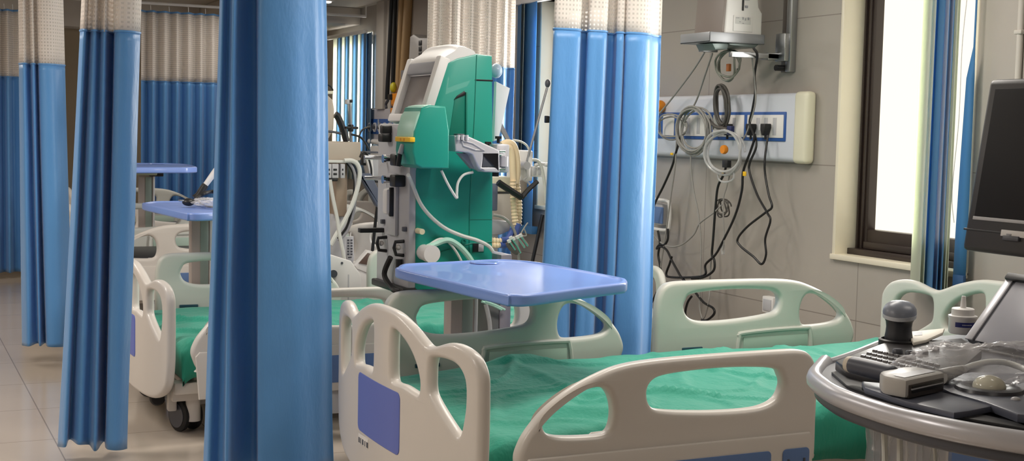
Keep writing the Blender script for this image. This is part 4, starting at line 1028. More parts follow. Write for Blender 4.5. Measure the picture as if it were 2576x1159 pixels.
# crumpled clear plastic bag over the back of the deck
def crumple(nm, label, C, sc, seed, n=46, rot=0, amp=.3, tilt=0.):
    bm = bmesh.new(); bmesh.ops.create_icosphere(bm, subdivisions=5, radius=1)
    for q in bm.verts:
        p = q.co.copy()
        d = 1 + amp * noise.noise(p * 1.6 + Vector((seed, 0, 0))) + amp * .55 * abs(noise.noise(p * 3.6 + Vector((0, seed, 0)))) + .24 * abs(noise.noise(p * 7 + Vector((0, 0, seed)))) + .14 * abs(noise.noise(p * 15))
        q.co = Vector((p.x * sc[0], p.y * sc[1], p.z * sc[2])) * d + Vector((0, 0, tilt * p.x * sc[0] * (p.x > 0)))
    bmesh.ops.rotate(bm, cent=(0, 0, 0), matrix=Matrix.Rotation(rot, 3, 'Z'), verts=bm.verts[:])
    me = bpy.data.meshes.new(nm); bm.to_mesh(me); bm.free(); me.materials.append(M['polythene'])
    for p in me.polygons: p.use_smooth = True
    o = link(bpy.data.objects.new(nm, me)); o.location = C; tag(o, label, 'plastic bag'); return o
c1 = dp(2468, 920, ZD + .052)
crumple('plastic_bag', 'crumpled clear plastic bag heaped over the back of the ultrasound keyboard', c1, (.125, .042, .041), 2.3, rot=-.785, tilt=.16)
# loose drape of thin plastic hanging under the deck edge
def hanging_bag(label, pts, zt, zb, seed):
    bm = bmesh.new(); T = spline(pts, 10); rows = []
    for j in range(30):
        z = zt + (zb - zt) * j / 29; f = j / 29
        row = []
        for i, p in enumerate(T):
            a = i * .9 + seed
            w = .022 * math.sin(a + f * 2.2) + .016 * noise.noise((p.x * 22, p.y * 22, z * 9 + seed)) + .008 * noise.noise((p.x * 60, p.y * 60, z * 24 + seed))
            row.append(bm.verts.new((p.x + w, p.y + w * .3, z)))
        rows.append(row)
    for a, b in zip(rows, rows[1:]):
        for i in range(len(T) - 1): bm.faces.new((a[i], a[i + 1], b[i + 1], b[i]))
    me = bpy.data.meshes.new('plastic_bag'); bm.to_mesh(me); bm.free(); me.materials.append(M['polythene'])
    for p in me.polygons: p.use_smooth = True
    o = link(bpy.data.objects.new('plastic_bag', me)); return tag(o, label, 'plastic bag')
pts = [onZ(px, 1030, ZD - .05) + Vector((.05, .05, 0)) for px in (2182, 2210, 2240, 2270, 2300, 2330, 2360, 2385)]
hanging_bag('clear plastic bag with cables inside hanging under the deck\'s left corner', pts, ZD - .045, .40, 1.)
pts = [onZ(px, 1100, ZD - .05) + Vector((.05, .05, 0)) for px in (2508, 2540, 2570, 2600)]
hanging_bag('clear plastic bag hanging under the deck at the lower right corner', pts, ZD - .05, .42, 4.)
for q, (pa, pb) in enumerate((((2205, 1040), (2228, 1159)), ((2246, 1046), (2262, 1159)), ((2330, 1066), (2372, 1159)))):
    A_, B_ = onZ(*pa, ZD - .04) + Vector((.06, .05, 0)), None
    B_ = onX(pb[0], 1100, A_.x + .01)
    c = thing('probe_cable', ('pale probe cable inside the hanging plastic bag, nearest the bed', 'middle pale probe cable inside the hanging plastic bag', 'thin pale cable right of the hanging plastic bag')[q], 'cable', A_)
    MB().tube(spline([A_ + Vector((.0, .0, .04)), A_, A_.lerp(Vector((B_.x, B_.y, .45)), .5) + Vector((.008, 0, 0)), Vector((B_.x, B_.y, .40)), Vector((B_.x + .05, B_.y - .05, .30))], 8), (.006, .006, .0035)[q], 8).build('cable', 'cable_white', c)
# ------------------------------------------------------------------ bed-head panel for the second bed, with its cables
XP = XW - .055
def wp(px, py, X=XP - .002): return onX(px, py, X)
tl_, br_ = wp(1640, 236, XP), wp(2030, 412, XP)
y0p, y1p = wp(2030, 320, XP).y, 6.36
zt, zb_ = wp(1990, 230, XP).z, wp(1990, 411, XP).z
hp = thing('bedhead_panel', 'white bed-head service panel with blue socket strip, hung with cables', 'wall panel', (XW, (y0p + y1p) / 2, zb_))
MB().box((XP, y0p + .07, zb_ + .006), (XW, y1p, zt - .006), .03, 4).build('housing', 'panel_white', hp)
MB().box((XP - .006, y0p, zb_), (XW, y0p + .10, zt), .022, 4).build('end_cap', 'ivory_plastic', hp)
sz0, sz1 = wp(1975, 356).z, wp(1975, 281).z
ye = wp(1977, 320).y
strip = MB().box((XP - .006, ye, sz0), (XP + .01, y1p - .02, sz1), .004).build('socket_strip', 'socket_blue', hp)
def plate(pa, pb, nm='socket_plate'):
    a, b = wp(pa, 320).y, wp(pb, 320).y
    return MB().box((XP - .010, min(a, b), sz0 + .016), (XP - .004, max(a, b), sz1 - .014), .003).build(nm, 'white_plastic', strip)
pls = [plate(1973, 1882), plate(1874, 1796), plate(1788, 1706), plate(1698, 1670)]
for px in (1952, 1930, 1910, 1850, 1820, 1760, 1735):
    c = wp(px, 322).y
    for dy, dz in ((-.008, -.006), (.008, -.006), (0, .008)): pass
    MB().box((XP - .0115, c - .014, sz0 + .028), (XP - .0095, c + .014, sz1 - .028), .002).build('socket_face', 'lgrey_plastic', strip)
def plug(px, py, label):
    c = wp(px, py, XP - .012); t = thing('power_plug', label, 'plug', c)
    MB().prism([(c.y + a, c.z + b) for a, b in [(-.020, .020), (.020, .020), (.022, .0), (.012, -.022), (.006, -.036), (-.006, -.036), (-.012, -.022), (-.022, .0)]], 'x', XP - .05, XP - .0116, .006).build('body', 'black_plastic', t)
    MB().cyl((XP - .03, c.y, c.z - .03), (XP - .03, c.y, c.z - .055), .006, n=10).build('cord_grip', 'black_plastic', t)
    return t
plug(1897, 322, 'black power plug in the socket plate, inner of the pair at the end')
p_ = plug(1934, 322, 'black power plug in the outermost socket, nearest the window')
MB().box((XP - .052, wp(1932, 320).y - .006, wp(1932, 328).z), (XP - .048, wp(1932, 320).y + .006, wp(1932, 312).z), .001).build('tag', 'lgrey_plastic', p_)
plug(1838, 322, 'black power plug behind the hanging clear tube coil')
def cable(label, pts, r, m, name='cable', X=XP - .06, group=None, seg=7, closed=False):
    P = [onX(p[0], p[1], X if len(p) < 3 else X + p[2]) for p in pts]
    t = MB().tube(spline(P, seg, closed), r, 8, closed).build(name, m)
    return tag(t, label, 'cable', group)
K, G = 'cable_black', 'cable_grey'
cable('black cable from the tray monitor running down past the socket strip to the bed', [(1896, 122, -.12), (1905, 140, -.08), (1898, 190), (1900, 230), (1893, 275), (1886, 310), (1897, 345), (1888, 380), (1870, 430), (1866, 480), (1850, 540), (1822, 600), (1800, 640), (1775, 665), (1774, 690), (1745, 697, .0), (1690, 697), (1676, 690), (1685, 662), (1690, 645)], .0062, K)
cable('black cable looping low below the inner plug of the pair', [(1899, 338, .02), (1902, 370), (1886, 410), (1886, 435), (1905, 490), (1930, 535), (1938, 555), (1925, 600), (1927, 640), (1916, 664), (1895, 645), (1862, 618), (1856, 600), (1880, 570), (1925, 535), (1942, 520), (1934, 490), (1925, 440), (1924, 400), (1932, 340, .02)], .0056, K)
cable('grey wire running from the monitor tray down to the window-side socket', [(1890, 130, -.1), (1898, 200, -.02), (1900, 260, -.01), (1880, 330, .01), (1868, 352, .02)], .004, G)
cable('slanting grey cable from the monitor tray to the panel\'s left end', [(1772, 132, -.12), (1745, 175, -.04), (1700, 235, -.01), (1668, 275), (1652, 292)], .0048, G)
cable('grey cable from the tray to the thick cable coil', [(1792, 135, -.12), (1775, 185, -.04), (1755, 245), (1742, 272)], .0048, G)
cable('black cable hanging straight from the clear tube coil to the bed rail', [(1826, 420), (1820, 440, .0), (1806, 470), (1800, 520), (1794, 600), (1791, 640), (1797, 655), (1795, 680), (1770, 697), (1740, 700)], .0062, K)
cable('black cable slanting down behind the pleated curtain', [(1712, 345), (1700, 385), (1690, 420), (1668, 470), (1648, 510), (1640, 540)], .0062, K)
cable('thin grey cable dropping from the thick coil to behind the bed rail', [(1738, 378), (1738, 420), (1745, 480), (1757, 540), (1764, 620), (1762, 700), (1760, 770), (1766, 800)], .0042, G)
cable('thin grey cable below the panel\'s left end', [(1702, 352), (1698, 420), (1688, 490), (1676, 580), (1665, 650), (1655, 720)], .0042, G)
cable('grey cable swinging out from the small coil to the curtain', [(1816, 515), (1795, 535), (1760, 562), (1745, 590), (1715, 615), (1685, 620), (1660, 608), (1640, 585)], .0042, G)
cable('thin grey cable dangling with a clip below the small coil', [(1838, 430), (1828, 470), (1820, 500), (1820, 560), (1822, 600), (1818, 630)], .0032, G)
cable('black twisted cable at the curtain edge above the head rail', [(1655, 580), (1660, 610), (1656, 640), (1660, 665), (1663, 690), (1662, 710), (1652, 735), (1640, 760)], .0062, K)
cable('black cable looped low above the head rail beside the curtain', [(1680, 575), (1680, 600), (1672, 615), (1660, 615), (1652, 625), (1664, 620), (1678, 630), (1690, 655), (1704, 680), (1715, 698), (1745, 730), (1770, 760), (1794, 775), (1796, 790), (1778, 805), (1765, 805)], .0062, K)
cable('black cable end showing through the far head rail', [(1740, 745), (1730, 760), (1724, 785), (1726, 810)], .0062, K)
cable('grey cable end hanging behind the far head rail', [(1790, 640, .02), (1786, 700, .02), (1784, 750), (1775, 790), (1768, 802)], .0042, G)
def coil(label, px, py, rx, ry, n, r, m, X, seed, wob=.08, name='cable_coil'):
    C = onX(px, py, X); A = onX(px + rx, py, X); B = onX(px, py - ry, X); RY, RZ = abs(A.y - C.y), abs(B.z - C.z)
    pts = []; rnd = random.Random(seed); ph = rnd.random() * 6
    for k in range(n * 26):
        a = 2 * PI * k / 26; lp = k // 26; f = k / (n * 26)
        s = 1 + wob * math.sin(f * 9.0 + ph) + wob * .5 * math.sin(a * 2 + f * 17)
        pts.append((X + .012 * math.sin(f * 31 + ph) - .004 * lp, C.y - RY * s * math.cos(a) + .012 * math.sin(f * 13), C.z + RZ * s * math.sin(a) - .02 * abs(math.sin(f * 7)) * (math.sin(a) < 0)))
    return tag(MB().tube(pts, r, 7).build(name, m), label, 'cable coil')
coil('thick coil of grey cable hung over the socket strip', 1748, 325, 38, 52, 6, .0055, 'cable_grey', XP - .06, 3)
coil('tall bundle of dark grey leads hung beneath the monitor tray', 1818, 262, 17, 46, 5, .006, mat('dark_lead', (84, 80, 76), .5), XP - .05, 5, .12)
coil('round coil of clear tubing below the socket strip', 1822, 380, 45, 50, 3, .0065, 'clear_tube', XP - .08, 8, .05)
coil('coil of grey hose hanging from the monitor tray', 1832, 160, 26, 33, 3, .0055, mat('hose_olive', (128, 130, 120), .5), XP - .12, 11, .05)
coil('small round grey coil below the clear tube coil', 1821, 518, 13, 17, 4, .0038, mat('dark_lead', (84, 80, 76), .5), XP - .03, 13, .05)
coil('loop of thin grey leads spilling left from the thick coil', 1690, 318, 36, 28, 2, .0045, 'cable_grey', XP - .05, 17, .1)
cable('grey leads from the thick coil across to the clear tube coil', [(1780, 300), (1800, 318), (1815, 322), (1830, 325)], .009, mat('dark_lead', (84, 80, 76), .5), 'cable')
cable('short clear tube loop under the clear coil', [(1806, 425, -.02), (1808, 450, -.02), (1825, 458, -.02), (1845, 450, -.02), (1846, 430, -.02)], .005, 'clear_tube', 'tube_loop')
def small(name, label, cat, px, py, X, s, m, shape='box'):
    c = onX(px, py, X); k = MB()
    if shape == 'box': k.box(c - Vector(s), c + Vector(s), .002)
    else: k.lathe([(s[0] * .9, -s[2]), (s[0], -s[2] * .4), (s[0], s[2] * .4), (s[0] * .8, s[2])], c, 20, Matrix.Rotation(PI / 2, 4, 'Y'))
    return tag(k.build(name, m), label, cat)
small('sensor_cap', 'round orange cap inside the clear tube coil', 'cap', 1822, 376, XP - .09, (.022, .022, .012), 'orange', 'disc')
small('hose_connector', 'brown orange connector hanging in the grey hose coil', 'connector', 1833, 170, XP - .12, (.008, .011, .018), mat('amber', (176, 104, 52), .4))
small('cable_connector', 'black cable connector hanging under the orange cap', 'connector', 1828, 412, XP - .085, (.012, .022, .018), 'black_plastic')
small('clip_connector', 'navy clip holding the clear coil to the strip', 'clip', 1838, 328, XP - .07, (.010, .018, .022), mat('clip_navy', (38, 46, 92), .4))
small('cable_tag', 'yellow tag on the cables below the inner plug', 'tag', 1873, 437, XP - .07, (.003, .012, .011), 'yellow')
small('cable_tag', 'yellow tag on the cable under the panel by the curtain', 'tag', 1690, 387, XP - .07, (.003, .012, .006), 'yellow')
small('cable_tag', 'small yellow tag beneath the clear tube coil', 'tag', 1817, 438, XP - .07, (.003, .009, .007), 'yellow')
small('lead_clip', 'grey transparent clip at the end of the dangling lead', 'clip', 1819, 628, XP - .05, (.006, .008, .024), 'clear_tube')
small('outlet_cap', 'orange gas outlet cap at the panel\'s curtain end', 'gas outlet', 1660, 268, XP - .02, (.034, .034, .02), 'orange', 'disc')
# jar bracket on the wall beside the curtain
a = onX(1668, 540, XW - .05)
jb = thing('bottle_holder', 'small white wall holder half hidden by the pleated curtain', 'holder', (XW, a.y, a.z))
y0, y1, z0, z1 = onX(1692, 540, XW - .05).y, onX(1640, 540, XW - .05).y, onX(1670, 577, XW - .05).z, onX(1670, 504, XW - .05).z
MB().tube([(XW - .07, y, z) for y, z in [(v.x, v.y) for v in spline([(a_, b_, 0) for a_, b_ in [(y1, z1), (y0 + .03, z1), (y0, z1 - .03), (y0, z0 + .03), (y0 + .03, z0), (y1, z0)]], 5)]], .010, 8).build('loop_guard', 'white_plastic', jb)
MB().box((XW - .06, y0 + .09, z0 + .02), (XW, y1, z1 - .02), .01).build('back_box', 'lgrey_plastic', jb)
MB().box((XW - .065, y0 + .08, z0 + .03), (XW - .055, y1, z0 + .12), .006).build('front_pocket', 'slate_insert', jb)
# low wall socket
a, b = onX(1926, 743, XW - .02), onX(1952, 790, XW - .02)
ws = thing('wall_socket', 'small white socket box low on the tiled wall behind the far head rail', 'socket', (XW, (a.y + b.y) / 2, b.z))
MB().box((XW - .04, b.y, b.z), (XW, a.y, a.z), .005).build('box', 'white_plastic', ws)
MB().box((XW - .044, b.y + .012, b.z + .012), (XW - .039, a.y - .012, a.z - .012), .002).build('face_plate', 'lgrey_plastic', ws)

# ------------------------------------------------------------------ patient monitor on a wall bracket
mb_ = thing('monitor_bracket', 'steel wall bracket with sliding rail and tray carrying the patient monitor', 'wall bracket', (XW, onX(1980, 90, XW).y, 1.6))
a, b = onX(1998, 0, XW - .03), onX(1968, 181, XW - .03)
yr0, yr1, zr = onX(1992, 90, XW - .03).y, onX(1964, 90, XW - .03).y, onX(1980, 181, XW - .03).z
MB().box((XW - .035, yr0, zr), (XW, yr0 + (yr1 - yr0) * .45, 2.15), .004).build('wall_rail', 'steel', mb_)
MB().box((XW - .022, yr0 + (yr1 - yr0) * .45, zr), (XW, yr1, 2.15), .002).build('rail_groove', mat('rail_shadow_steel', (104, 96, 90), .4, metal=.4), mb_)
c = onX(1962, 171, XW - .05)
MB().cyl((XW - .02, c.y, c.z), (XW - .075, c.y, c.z), .014, n=14).build('clamp_knob', 'black_plastic', mb_)
sl = MB().box((XW - .06, yr0 + .01, c.z + .03), (XW - .02, yr1, c.z + .16), .004).build('slider', 'steel', mb_)
YB_ = 5.10
def bt(px, py, Y=YB_): v = onY(px, py, Y); return (v.x, v.z)
e1 = bt(1836, 136, 5.06)
ez0, ez1 = bt(1880, 145, 5.05)[1], bt(1880, 131, 5.05)[1]
MB().box((e1[0], 5.045, ez0), (XW - .03, 5.07, ez1), .003).build('support_bar', 'steel', mb_)
tx0, tx1 = bt(1786, 95)[0], bt(1924, 95)[0]
zt0, zt1 = bt(1850, 108)[1], bt(1850, 83)[1]
TG = mat('tray_grey', (150, 152, 156), .35, metal=.3)
tray = MB().box((tx0, YB_, zt0), (tx1, YB_ + .006, zt1), .002).box((tx0, YB_, zt0), (tx1, YB_ + .25, zt0 + .006), .002).box((tx0, YB_, zt0), (tx0 + .006, YB_ + .25, zt1), .002).box((tx1 - .006, YB_, zt0), (tx1, YB_ + .25, zt1), .002).build('tray', TG, mb_)
TGG = mat('tray_green_grey', (110, 122, 120), .35, metal=.3)
MB().prism([bt(1798, 108), bt(1840, 108), bt(1836, 124), bt(1806, 124)], 'y', YB_ + .02, YB_ + .16, .004).build('swivel_block', TGG, mb_)
MB().prism([bt(1836, 108), bt(1916, 108), bt(1902, 121), (bt(1840, 113))], 'y', YB_ + .01, YB_ + .2, .004).build('swivel_block', TGG, mb_)
a, b = bt(1763, 112, YB_ + .2), bt(1800, 132, YB_ + .2)
MB().box((a[0], YB_ + .18, b[1]), (b[0], YB_ + .22, a[1]), .003).build('tray_ear', 'steel', mb_)
MB().box((XW - .12, 5.045, ez0 - .004), (XW - .018, 5.10, ez1 + .004), .004).build('slide_block', 'steel', mb_)
pm = thing('patient_monitor', 'white patient monitor seen from its side on the wall bracket tray', 'monitor', ((tx0 + tx1) / 2, YB_ + .12, zt0 + .006))
YM_ = YB_ + .012
zb2 = zt0 + .0065
sd = [bt(*p, YM_) for p in [(1821, 82), (1826, 40), (1832, -30), (1838, -80), (1911, -80), (1909, 0), (1910, 18), (1919, 34), (1917, 82)]]
MB().prism([(w[0], w[1] if i not in (0, 8) else zb2) for i, w in enumerate(sd)], 'y', YM_, YM_ + .22, .010, 3).build('side_case', 'white_plastic', pm)
MB().prism([(sd[0][0] + .004, zb2), (sd[0][0] - .012, zb2), (sd[1][0] - .012, sd[1][1]), (sd[2][0] - .012, sd[2][1]), (sd[3][0] - .012, sd[3][1]), (sd[3][0] + .006, sd[3][1])], 'y', YM_ + .006, YM_ + .235, .004).build('screen_bezel', mat('bezel_taupe', (128, 118, 112), .45), pm)
def on_face(pa, pb, nm, m, d0=.006, parent=None):
    a, b = bt(*pa, YM_), bt(*pb, YM_)
    return MB().box((min(a[0], b[0]), YM_ - d0, min(a[1], b[1])), (max(a[0], b[0]), YM_ + .004, max(a[1], b[1])), .001).build(nm, m, parent or pm)
on_face((1845, 38), (1892, 81), 'door_panel', 'white_plastic', .004)
pl_ = on_face((1849, 42), (1887, 62), 'symbol_label', mat('pale_label', (202, 202, 200), .5), .0055)
for px, py, w, h in ((1850, 44, 14, 3), (1866, 43, 5, 10), (1872, 46, 5, 9), (1879, 44, 7, 10), (1858, 54, 7, 3), (1866, 58, 6, 3)):
    on_face((px, py), (px + w * .6, py + h * .7), 'label_mark', 'grey_plastic', .0065, pl_)
on_face((1867, 0), (1870, 27), 'latch_slot', 'black_plastic', .005)
on_face((1874, 14), (1880, 20), 'lock_screw', 'grey_plastic', .006)
on_face((1868, -14), (1884, 1), 'latch_plate', 'lgrey_plastic', .0065)
# ------------------------------------------------------------------ helpers for equipment seen between the curtains
def Y3(px, py, Y): return onY(px, py, Y)
def pbox(pa, pb, Y, dep, nm, m, parent, bev=.004):
    a, b = onY(*pa, Y), onY(*pb, Y)
    return MB().box((min(a.x, b.x), Y, min(a.z, b.z)), (max(a.x, b.x), Y + dep, max(a.z, b.z)), bev).build(nm, m, parent)
def ppoly(pts, Y, dep, nm, m, parent, bev=.004):
    P = [onY(p[0], p[1], Y) for p in pts]
    return MB().prism([(v.x, v.z) for v in P], 'y', Y, Y + dep, bev).build(nm, m, parent)
def ptube(pts, Y, r, nm, m, parent, seg=7, n=8):
    P = [onY(p[0], p[1], Y + (p[2] if len(p) > 2 else 0)) for p in pts]
    return MB().tube(spline(P, seg), r, n).build(nm, m, parent)

# ------------------------------------------------------------------ ventilator on the aisle side of the far beds (left of the green machine)
V = 7.05
vt = thing('ventilator', 'beige ventilator cart with screen and hoses behind the second bed, left of the green machine', 'ventilator', (Y3(850, 500, V).x, V + .15, 0))
mz = mat('vent_beige', (186, 174, 160), .45, var=.03)
pbox((822, 356), (908, 404), V, .30, 'cabinet', mz, vt, .008)
pbox((846, 402), (874, 545), V + .02, .14, 'column', mat('column_tan', (158, 140, 122), .45), vt, .012)
pbox((822, 428), (850, 560), V + .12, .16, 'column_back', mz, vt, .01)
b_ = MB().box((Y3(822, 700, V).x - .05, V - .02, .06), (Y3(880, 700, V).x, V + .22, .14), .02).build('base', 'lgrey_plastic', vt)
x0_, x1_ = Y3(822, 700, V).x - .02, Y3(900, 700, V).x
MB().box(((x0_ + x1_) / 2 - .05, V + .05, .1), ((x0_ + x1_) / 2 + .05, V + .15, Y3(850, 540, V).z), .012).build('stand', 'lgrey_plastic', vt)
for x in (x0_, x1_):
    for y in (V + .0, V + .2): MB().cyl((x - .012, y, .032), (x + .012, y, .032), .032, n=16).build('castor', 'black_rubber', vt)
mfz = pbox((812, 402), (900, 410), V - .04, .04, 'manifold', 'cable_white', vt, .003)
for a, b in ((824, 834), (836, 852), (858, 868)):
    v_ = pbox((a, 412), (b, 448), V - .05, .05, 'valve_block', 'lgrey_plastic', mfz, .003)
    for py in (424, 435): pbox((a + 3, py), (b - 4, py + 5), V - .053, .01, 'valve_port', 'black_plastic', v_, .001)
pbox((826, 446), (850, 456), V - .05, .05, 'valve_clamp', 'black_plastic', mfz, .004)
ptube([(866, 404), (884, 404), (898, 412), (905, 430), (903, 455), (896, 485), (884, 520), (866, 556), (848, 586), (832, 616)], V - .05, .013, 'breathing_hose', 'cable_white', vt)
ptube([(830, 452), (838, 500), (848, 548), (854, 590), (864, 640), (872, 690), (876, 720)], V - .06, .011, 'breathing_hose', 'cable_white', vt)
ptube([(872, 408), (884, 425), (892, 450), (890, 490), (884, 530), (872, 570), (850, 600)], V - .03, .007, 'gas_hose', 'cable_black', vt)
ptube([(876, 408), (888, 425), (895, 455), (894, 500), (888, 540), (874, 580), (852, 606)], V - .035, .008, 'gas_hose', 'grey_plastic', vt)
pl = ptube([(886, 402), (882, 330), (879, 258)], V + .02, .010, 'pole', 'steel', vt, 3)
pbox((873, 250), (880, 262), V, .04, 'pole_clamp', 'lgrey_plastic', pl, .004); pbox((880, 250), (888, 258), V, .03, 'pole_knob', 'black_plastic', pl, .004)
pbox((873, 318), (902, 325), V - .01, .05, 'side_clamp', 'black_plastic', pl, .004); pbox((882, 313), (890, 331), V - .012, .05, 'side_clamp', 'black_plastic', pl, .004)
ptube([(884, 338), (905, 344), (918, 358), (928, 376)], V, .006, 'signal_lead', 'cable_black', vt)
ptube([(905, 395), (912, 384), (922, 386), (928, 400), (934, 425), (934, 450)], V, .006, 'signal_lead', 'cable_black', vt)
ar_ = ptube([(843, 288), (850, 294), (862, 322), (872, 356)], V + .06, .020, 'screen_arm', 'black_plastic', vt, 4)
s_ = ppoly([(813, 238), (826, 240), (838, 252), (842, 275), (840, 325), (828, 348), (812, 350)], V + .04, .30, 'screen_head', mz, vt, .01)
pbox((810, 228), (839, 236), V + .02, .36, 'shelf', 'ivory_plastic', vt, .004)
ppoly([(808, 158), (814, 158), (816, 190), (820, 200), (819, 228), (806, 228)], V + .06, .2, 'top_module', 'white_plastic', vt, .005)
ptube([(814, 224), (822, 214), (832, 218), (838, 228)], V + .05, .005, 'top_lead', 'cable_black', vt)
ptube([(822, 330), (840, 332), (858, 336)], V - .01, .007, 'pen_holder', 'dgrey_plastic', vt)
pd = ppoly([(884, 398), (892, 402), (908, 436), (934, 436), (955, 480), (962, 512), (958, 524), (948, 518), (930, 485), (908, 448), (890, 425)], V - .02, .05, 'flow_sensor_arm', mat('slate_arm', (88, 96, 116), .4, var=.03), vt, .01)
# infusion pump hung on a pole between the ventilator and the green machine
ip = thing('infusion_pump', 'grey infusion pump with black bands on a stand left of the green machine', 'infusion pump', (Y3(950, 420, 7.11).x, 7.17, 0))
P_ = 7.11
bdy = ppoly([(925, 388), (974, 394), (968, 460), (938, 456)], P_, .12, 'case', 'lgrey_plastic', ip, .008)
ppoly([(944, 391), (974, 394), (973, 400), (943, 397)], P_ - .008, .05, 'top_band', 'black_plastic', bdy, .002)
ppoly([(938, 452), (968, 456), (967, 462), (937, 458)], P_ - .008, .05, 'lower_band', 'black_plastic', bdy, .002)
ppoly([(920, 396), (928, 392), (938, 400), (942, 456), (934, 454)], P_ - .004, .06, 'side_plate', 'white_plastic', bdy, .003)
pbox((903, 380), (952, 386), P_ + .02, .04, 'clamp_bar', 'dgrey_plastic', ip, .004)
pbox((913, 385), (928, 416), P_ + .02, .05, 'clamp', 'black_plastic', ip, .005)
pbox((916, 390), (924, 410), P_ + .01, .02, 'clamp_screw', 'grey_plastic', ip, .003)
ptube([(958, 462), (952, 500), (946, 545), (940, 600), (934, 660)], P_ + .08, .010, 'stand_pole', 'black_plastic', ip, 4)
z_ = Y3(934, 660, P_ + .08)
MB().tube([(z_.x, P_ + .08, z_.z + .005), (z_.x - .01, P_ + .08, .05)], .010, 10).build('stand_pole', 'black_plastic', ip)
MB().lathe([(.085, 0), (.085, .02), (.04, .035), (.01, .05)], (z_.x - .01, P_ + .08, .002), 24).build('stand_foot', 'dgrey_plastic', ip)
bx2 = thing('power_box', 'black box with grey foot under the infusion pump beside the machine', 'box', (Y3(985, 510, 7.11).x, 7.16, 0))
pbox((964, 497), (1004, 522), P_, .1, 'case', 'black_plastic', bx2, .006); pbox((967, 521), (1000, 526), P_ + .01, .08, 'foot', 'grey_plastic', bx2, .003)
MB().tube([(Y3(984, 522, P_).x, P_ + .06, Y3(984, 524, P_).z), (Y3(984, 522, P_).x, P_ + .06, .05)], .014, 10).build('support_pole', 'dgrey_plastic', bx2)
MB().lathe([(.05, 0), (.05, .02), (.03, .035), (.01, .05)], (Y3(984, 522, P_).x, P_ + .06, .002), 20).build('support_foot', 'dgrey_plastic', bx2)

# ------------------------------------------------------------------ white trolley and tablet between the second and third beds
T = 6.58
tr = thing('trolley', 'white sloped-front trolley standing between the second and third beds', 'trolley', (Y3(880, 700, T).x, T + .15, 0))
P = [Y3(*p, T) for p in [(806, 640), (836, 641), (884, 656), (908, 690), (914, 762), (806, 762)]]
MB().prism([(v.x, v.z) for v in P], 'y', T, T + .28, .012).build('hood', 'white_plastic', tr)
v = Y3(860, 661, T); MB().cyl((v.x, T - .004, v.z), (v.x, T + .004, v.z), .006, n=12).build('screw', 'dgrey_plastic', tr)
v = Y3(838, 688, T); MB().cyl((v.x, T - .012, v.z), (v.x, T + .002, v.z), .020, n=20).build('dial', 'dgrey_plastic', tr)
v = Y3(876, 758, T); MB().box((Y3(806, 700, T).x, T + .03, .10), (Y3(912, 700, T).x, T + .25, v.z + .01), .01).build('body', 'lgrey_plastic', tr)
for x in (P[0].x + .04, P[4].x - .04):
    for y in (T + .06, T + .22): MB().cyl((x - .012, y, .05), (x + .012, y, .05), .05, n=16).build('castor', 'black_rubber', tr)
pbox((876, 690), (878, 762), T - .003, .006, 'panel_gap', 'lgrey_plastic', tr, .001)
T = 6.9
tbt = thing('tilted_display', 'small tilted white display with brown screen beside the white trolley', 'display', (Y3(915, 680, T).x, T + .05, 0))
ppoly([(893, 668), (926, 629), (938, 632), (934, 690), (898, 676)], T + .02, .05, 'frame', 'white_plastic', tbt, .005)
ppoly([(903, 662), (926, 636), (933, 638), (931, 667)], T + .012, .01, 'screen', mat('brown_screen', (96, 78, 70), .3), tbt, .001)
ppoly([(896, 674), (934, 686), (934, 740), (904, 740)], T + .03, .05, 'body', 'white_plastic', tbt, .005)
v = Y3(918, 736, T); MB().box((v.x - .04, T + .04, .02), (v.x + .04, T + .08, v.z + .005), .006).build('stand', 'lgrey_plastic', tbt)
MB().box((v.x - .07, T + .0, .0), (v.x + .07, T + .09, .03), .008).build('foot', 'dgrey_plastic', tbt)
# handset on the third bed's rail
R_ = 7.262
hs_ = thing('bed_handset', 'pale grey handset with two columns of buttons hooked on the third bed\'s rail', 'remote control', Y3(881, 640, R_))
bd_ = ppoly([(869, 595), (890, 594), (891, 650), (888, 662), (872, 658)], R_, .022, 'case', 'lgrey_plastic', hs_, .004)
for i in range(6):
    for px in (874, 882): pbox((px, 602 + i * 7), (px + 5, 606 + i * 7), R_ - .003, .006, 'button', 'dgrey_plastic', bd_, .001)
ppoly([(876, 646), (885, 645), (885, 648), (876, 649)], R_ - .002, .006, 'name_bar', 'dgrey_plastic', bd_, .0005)
ptube([(880, 597, .01), (882, 580, .06), (884, 560, .08)], R_, .006, 'lead', 'cable_grey', hs_)
gl = crumple('glove_bundle', 'blue and dark bundle of gloves hung against the third bed\'s rail', Y3(540, 703, 7.22), (.075, .03, .045), 6.1, amp=.5)
gl['category'] = 'gloves'; gl.data.materials.clear(); gl.data.materials.append(mat('glove_blue', (104, 118, 176), .5, var=.5, scale=30))

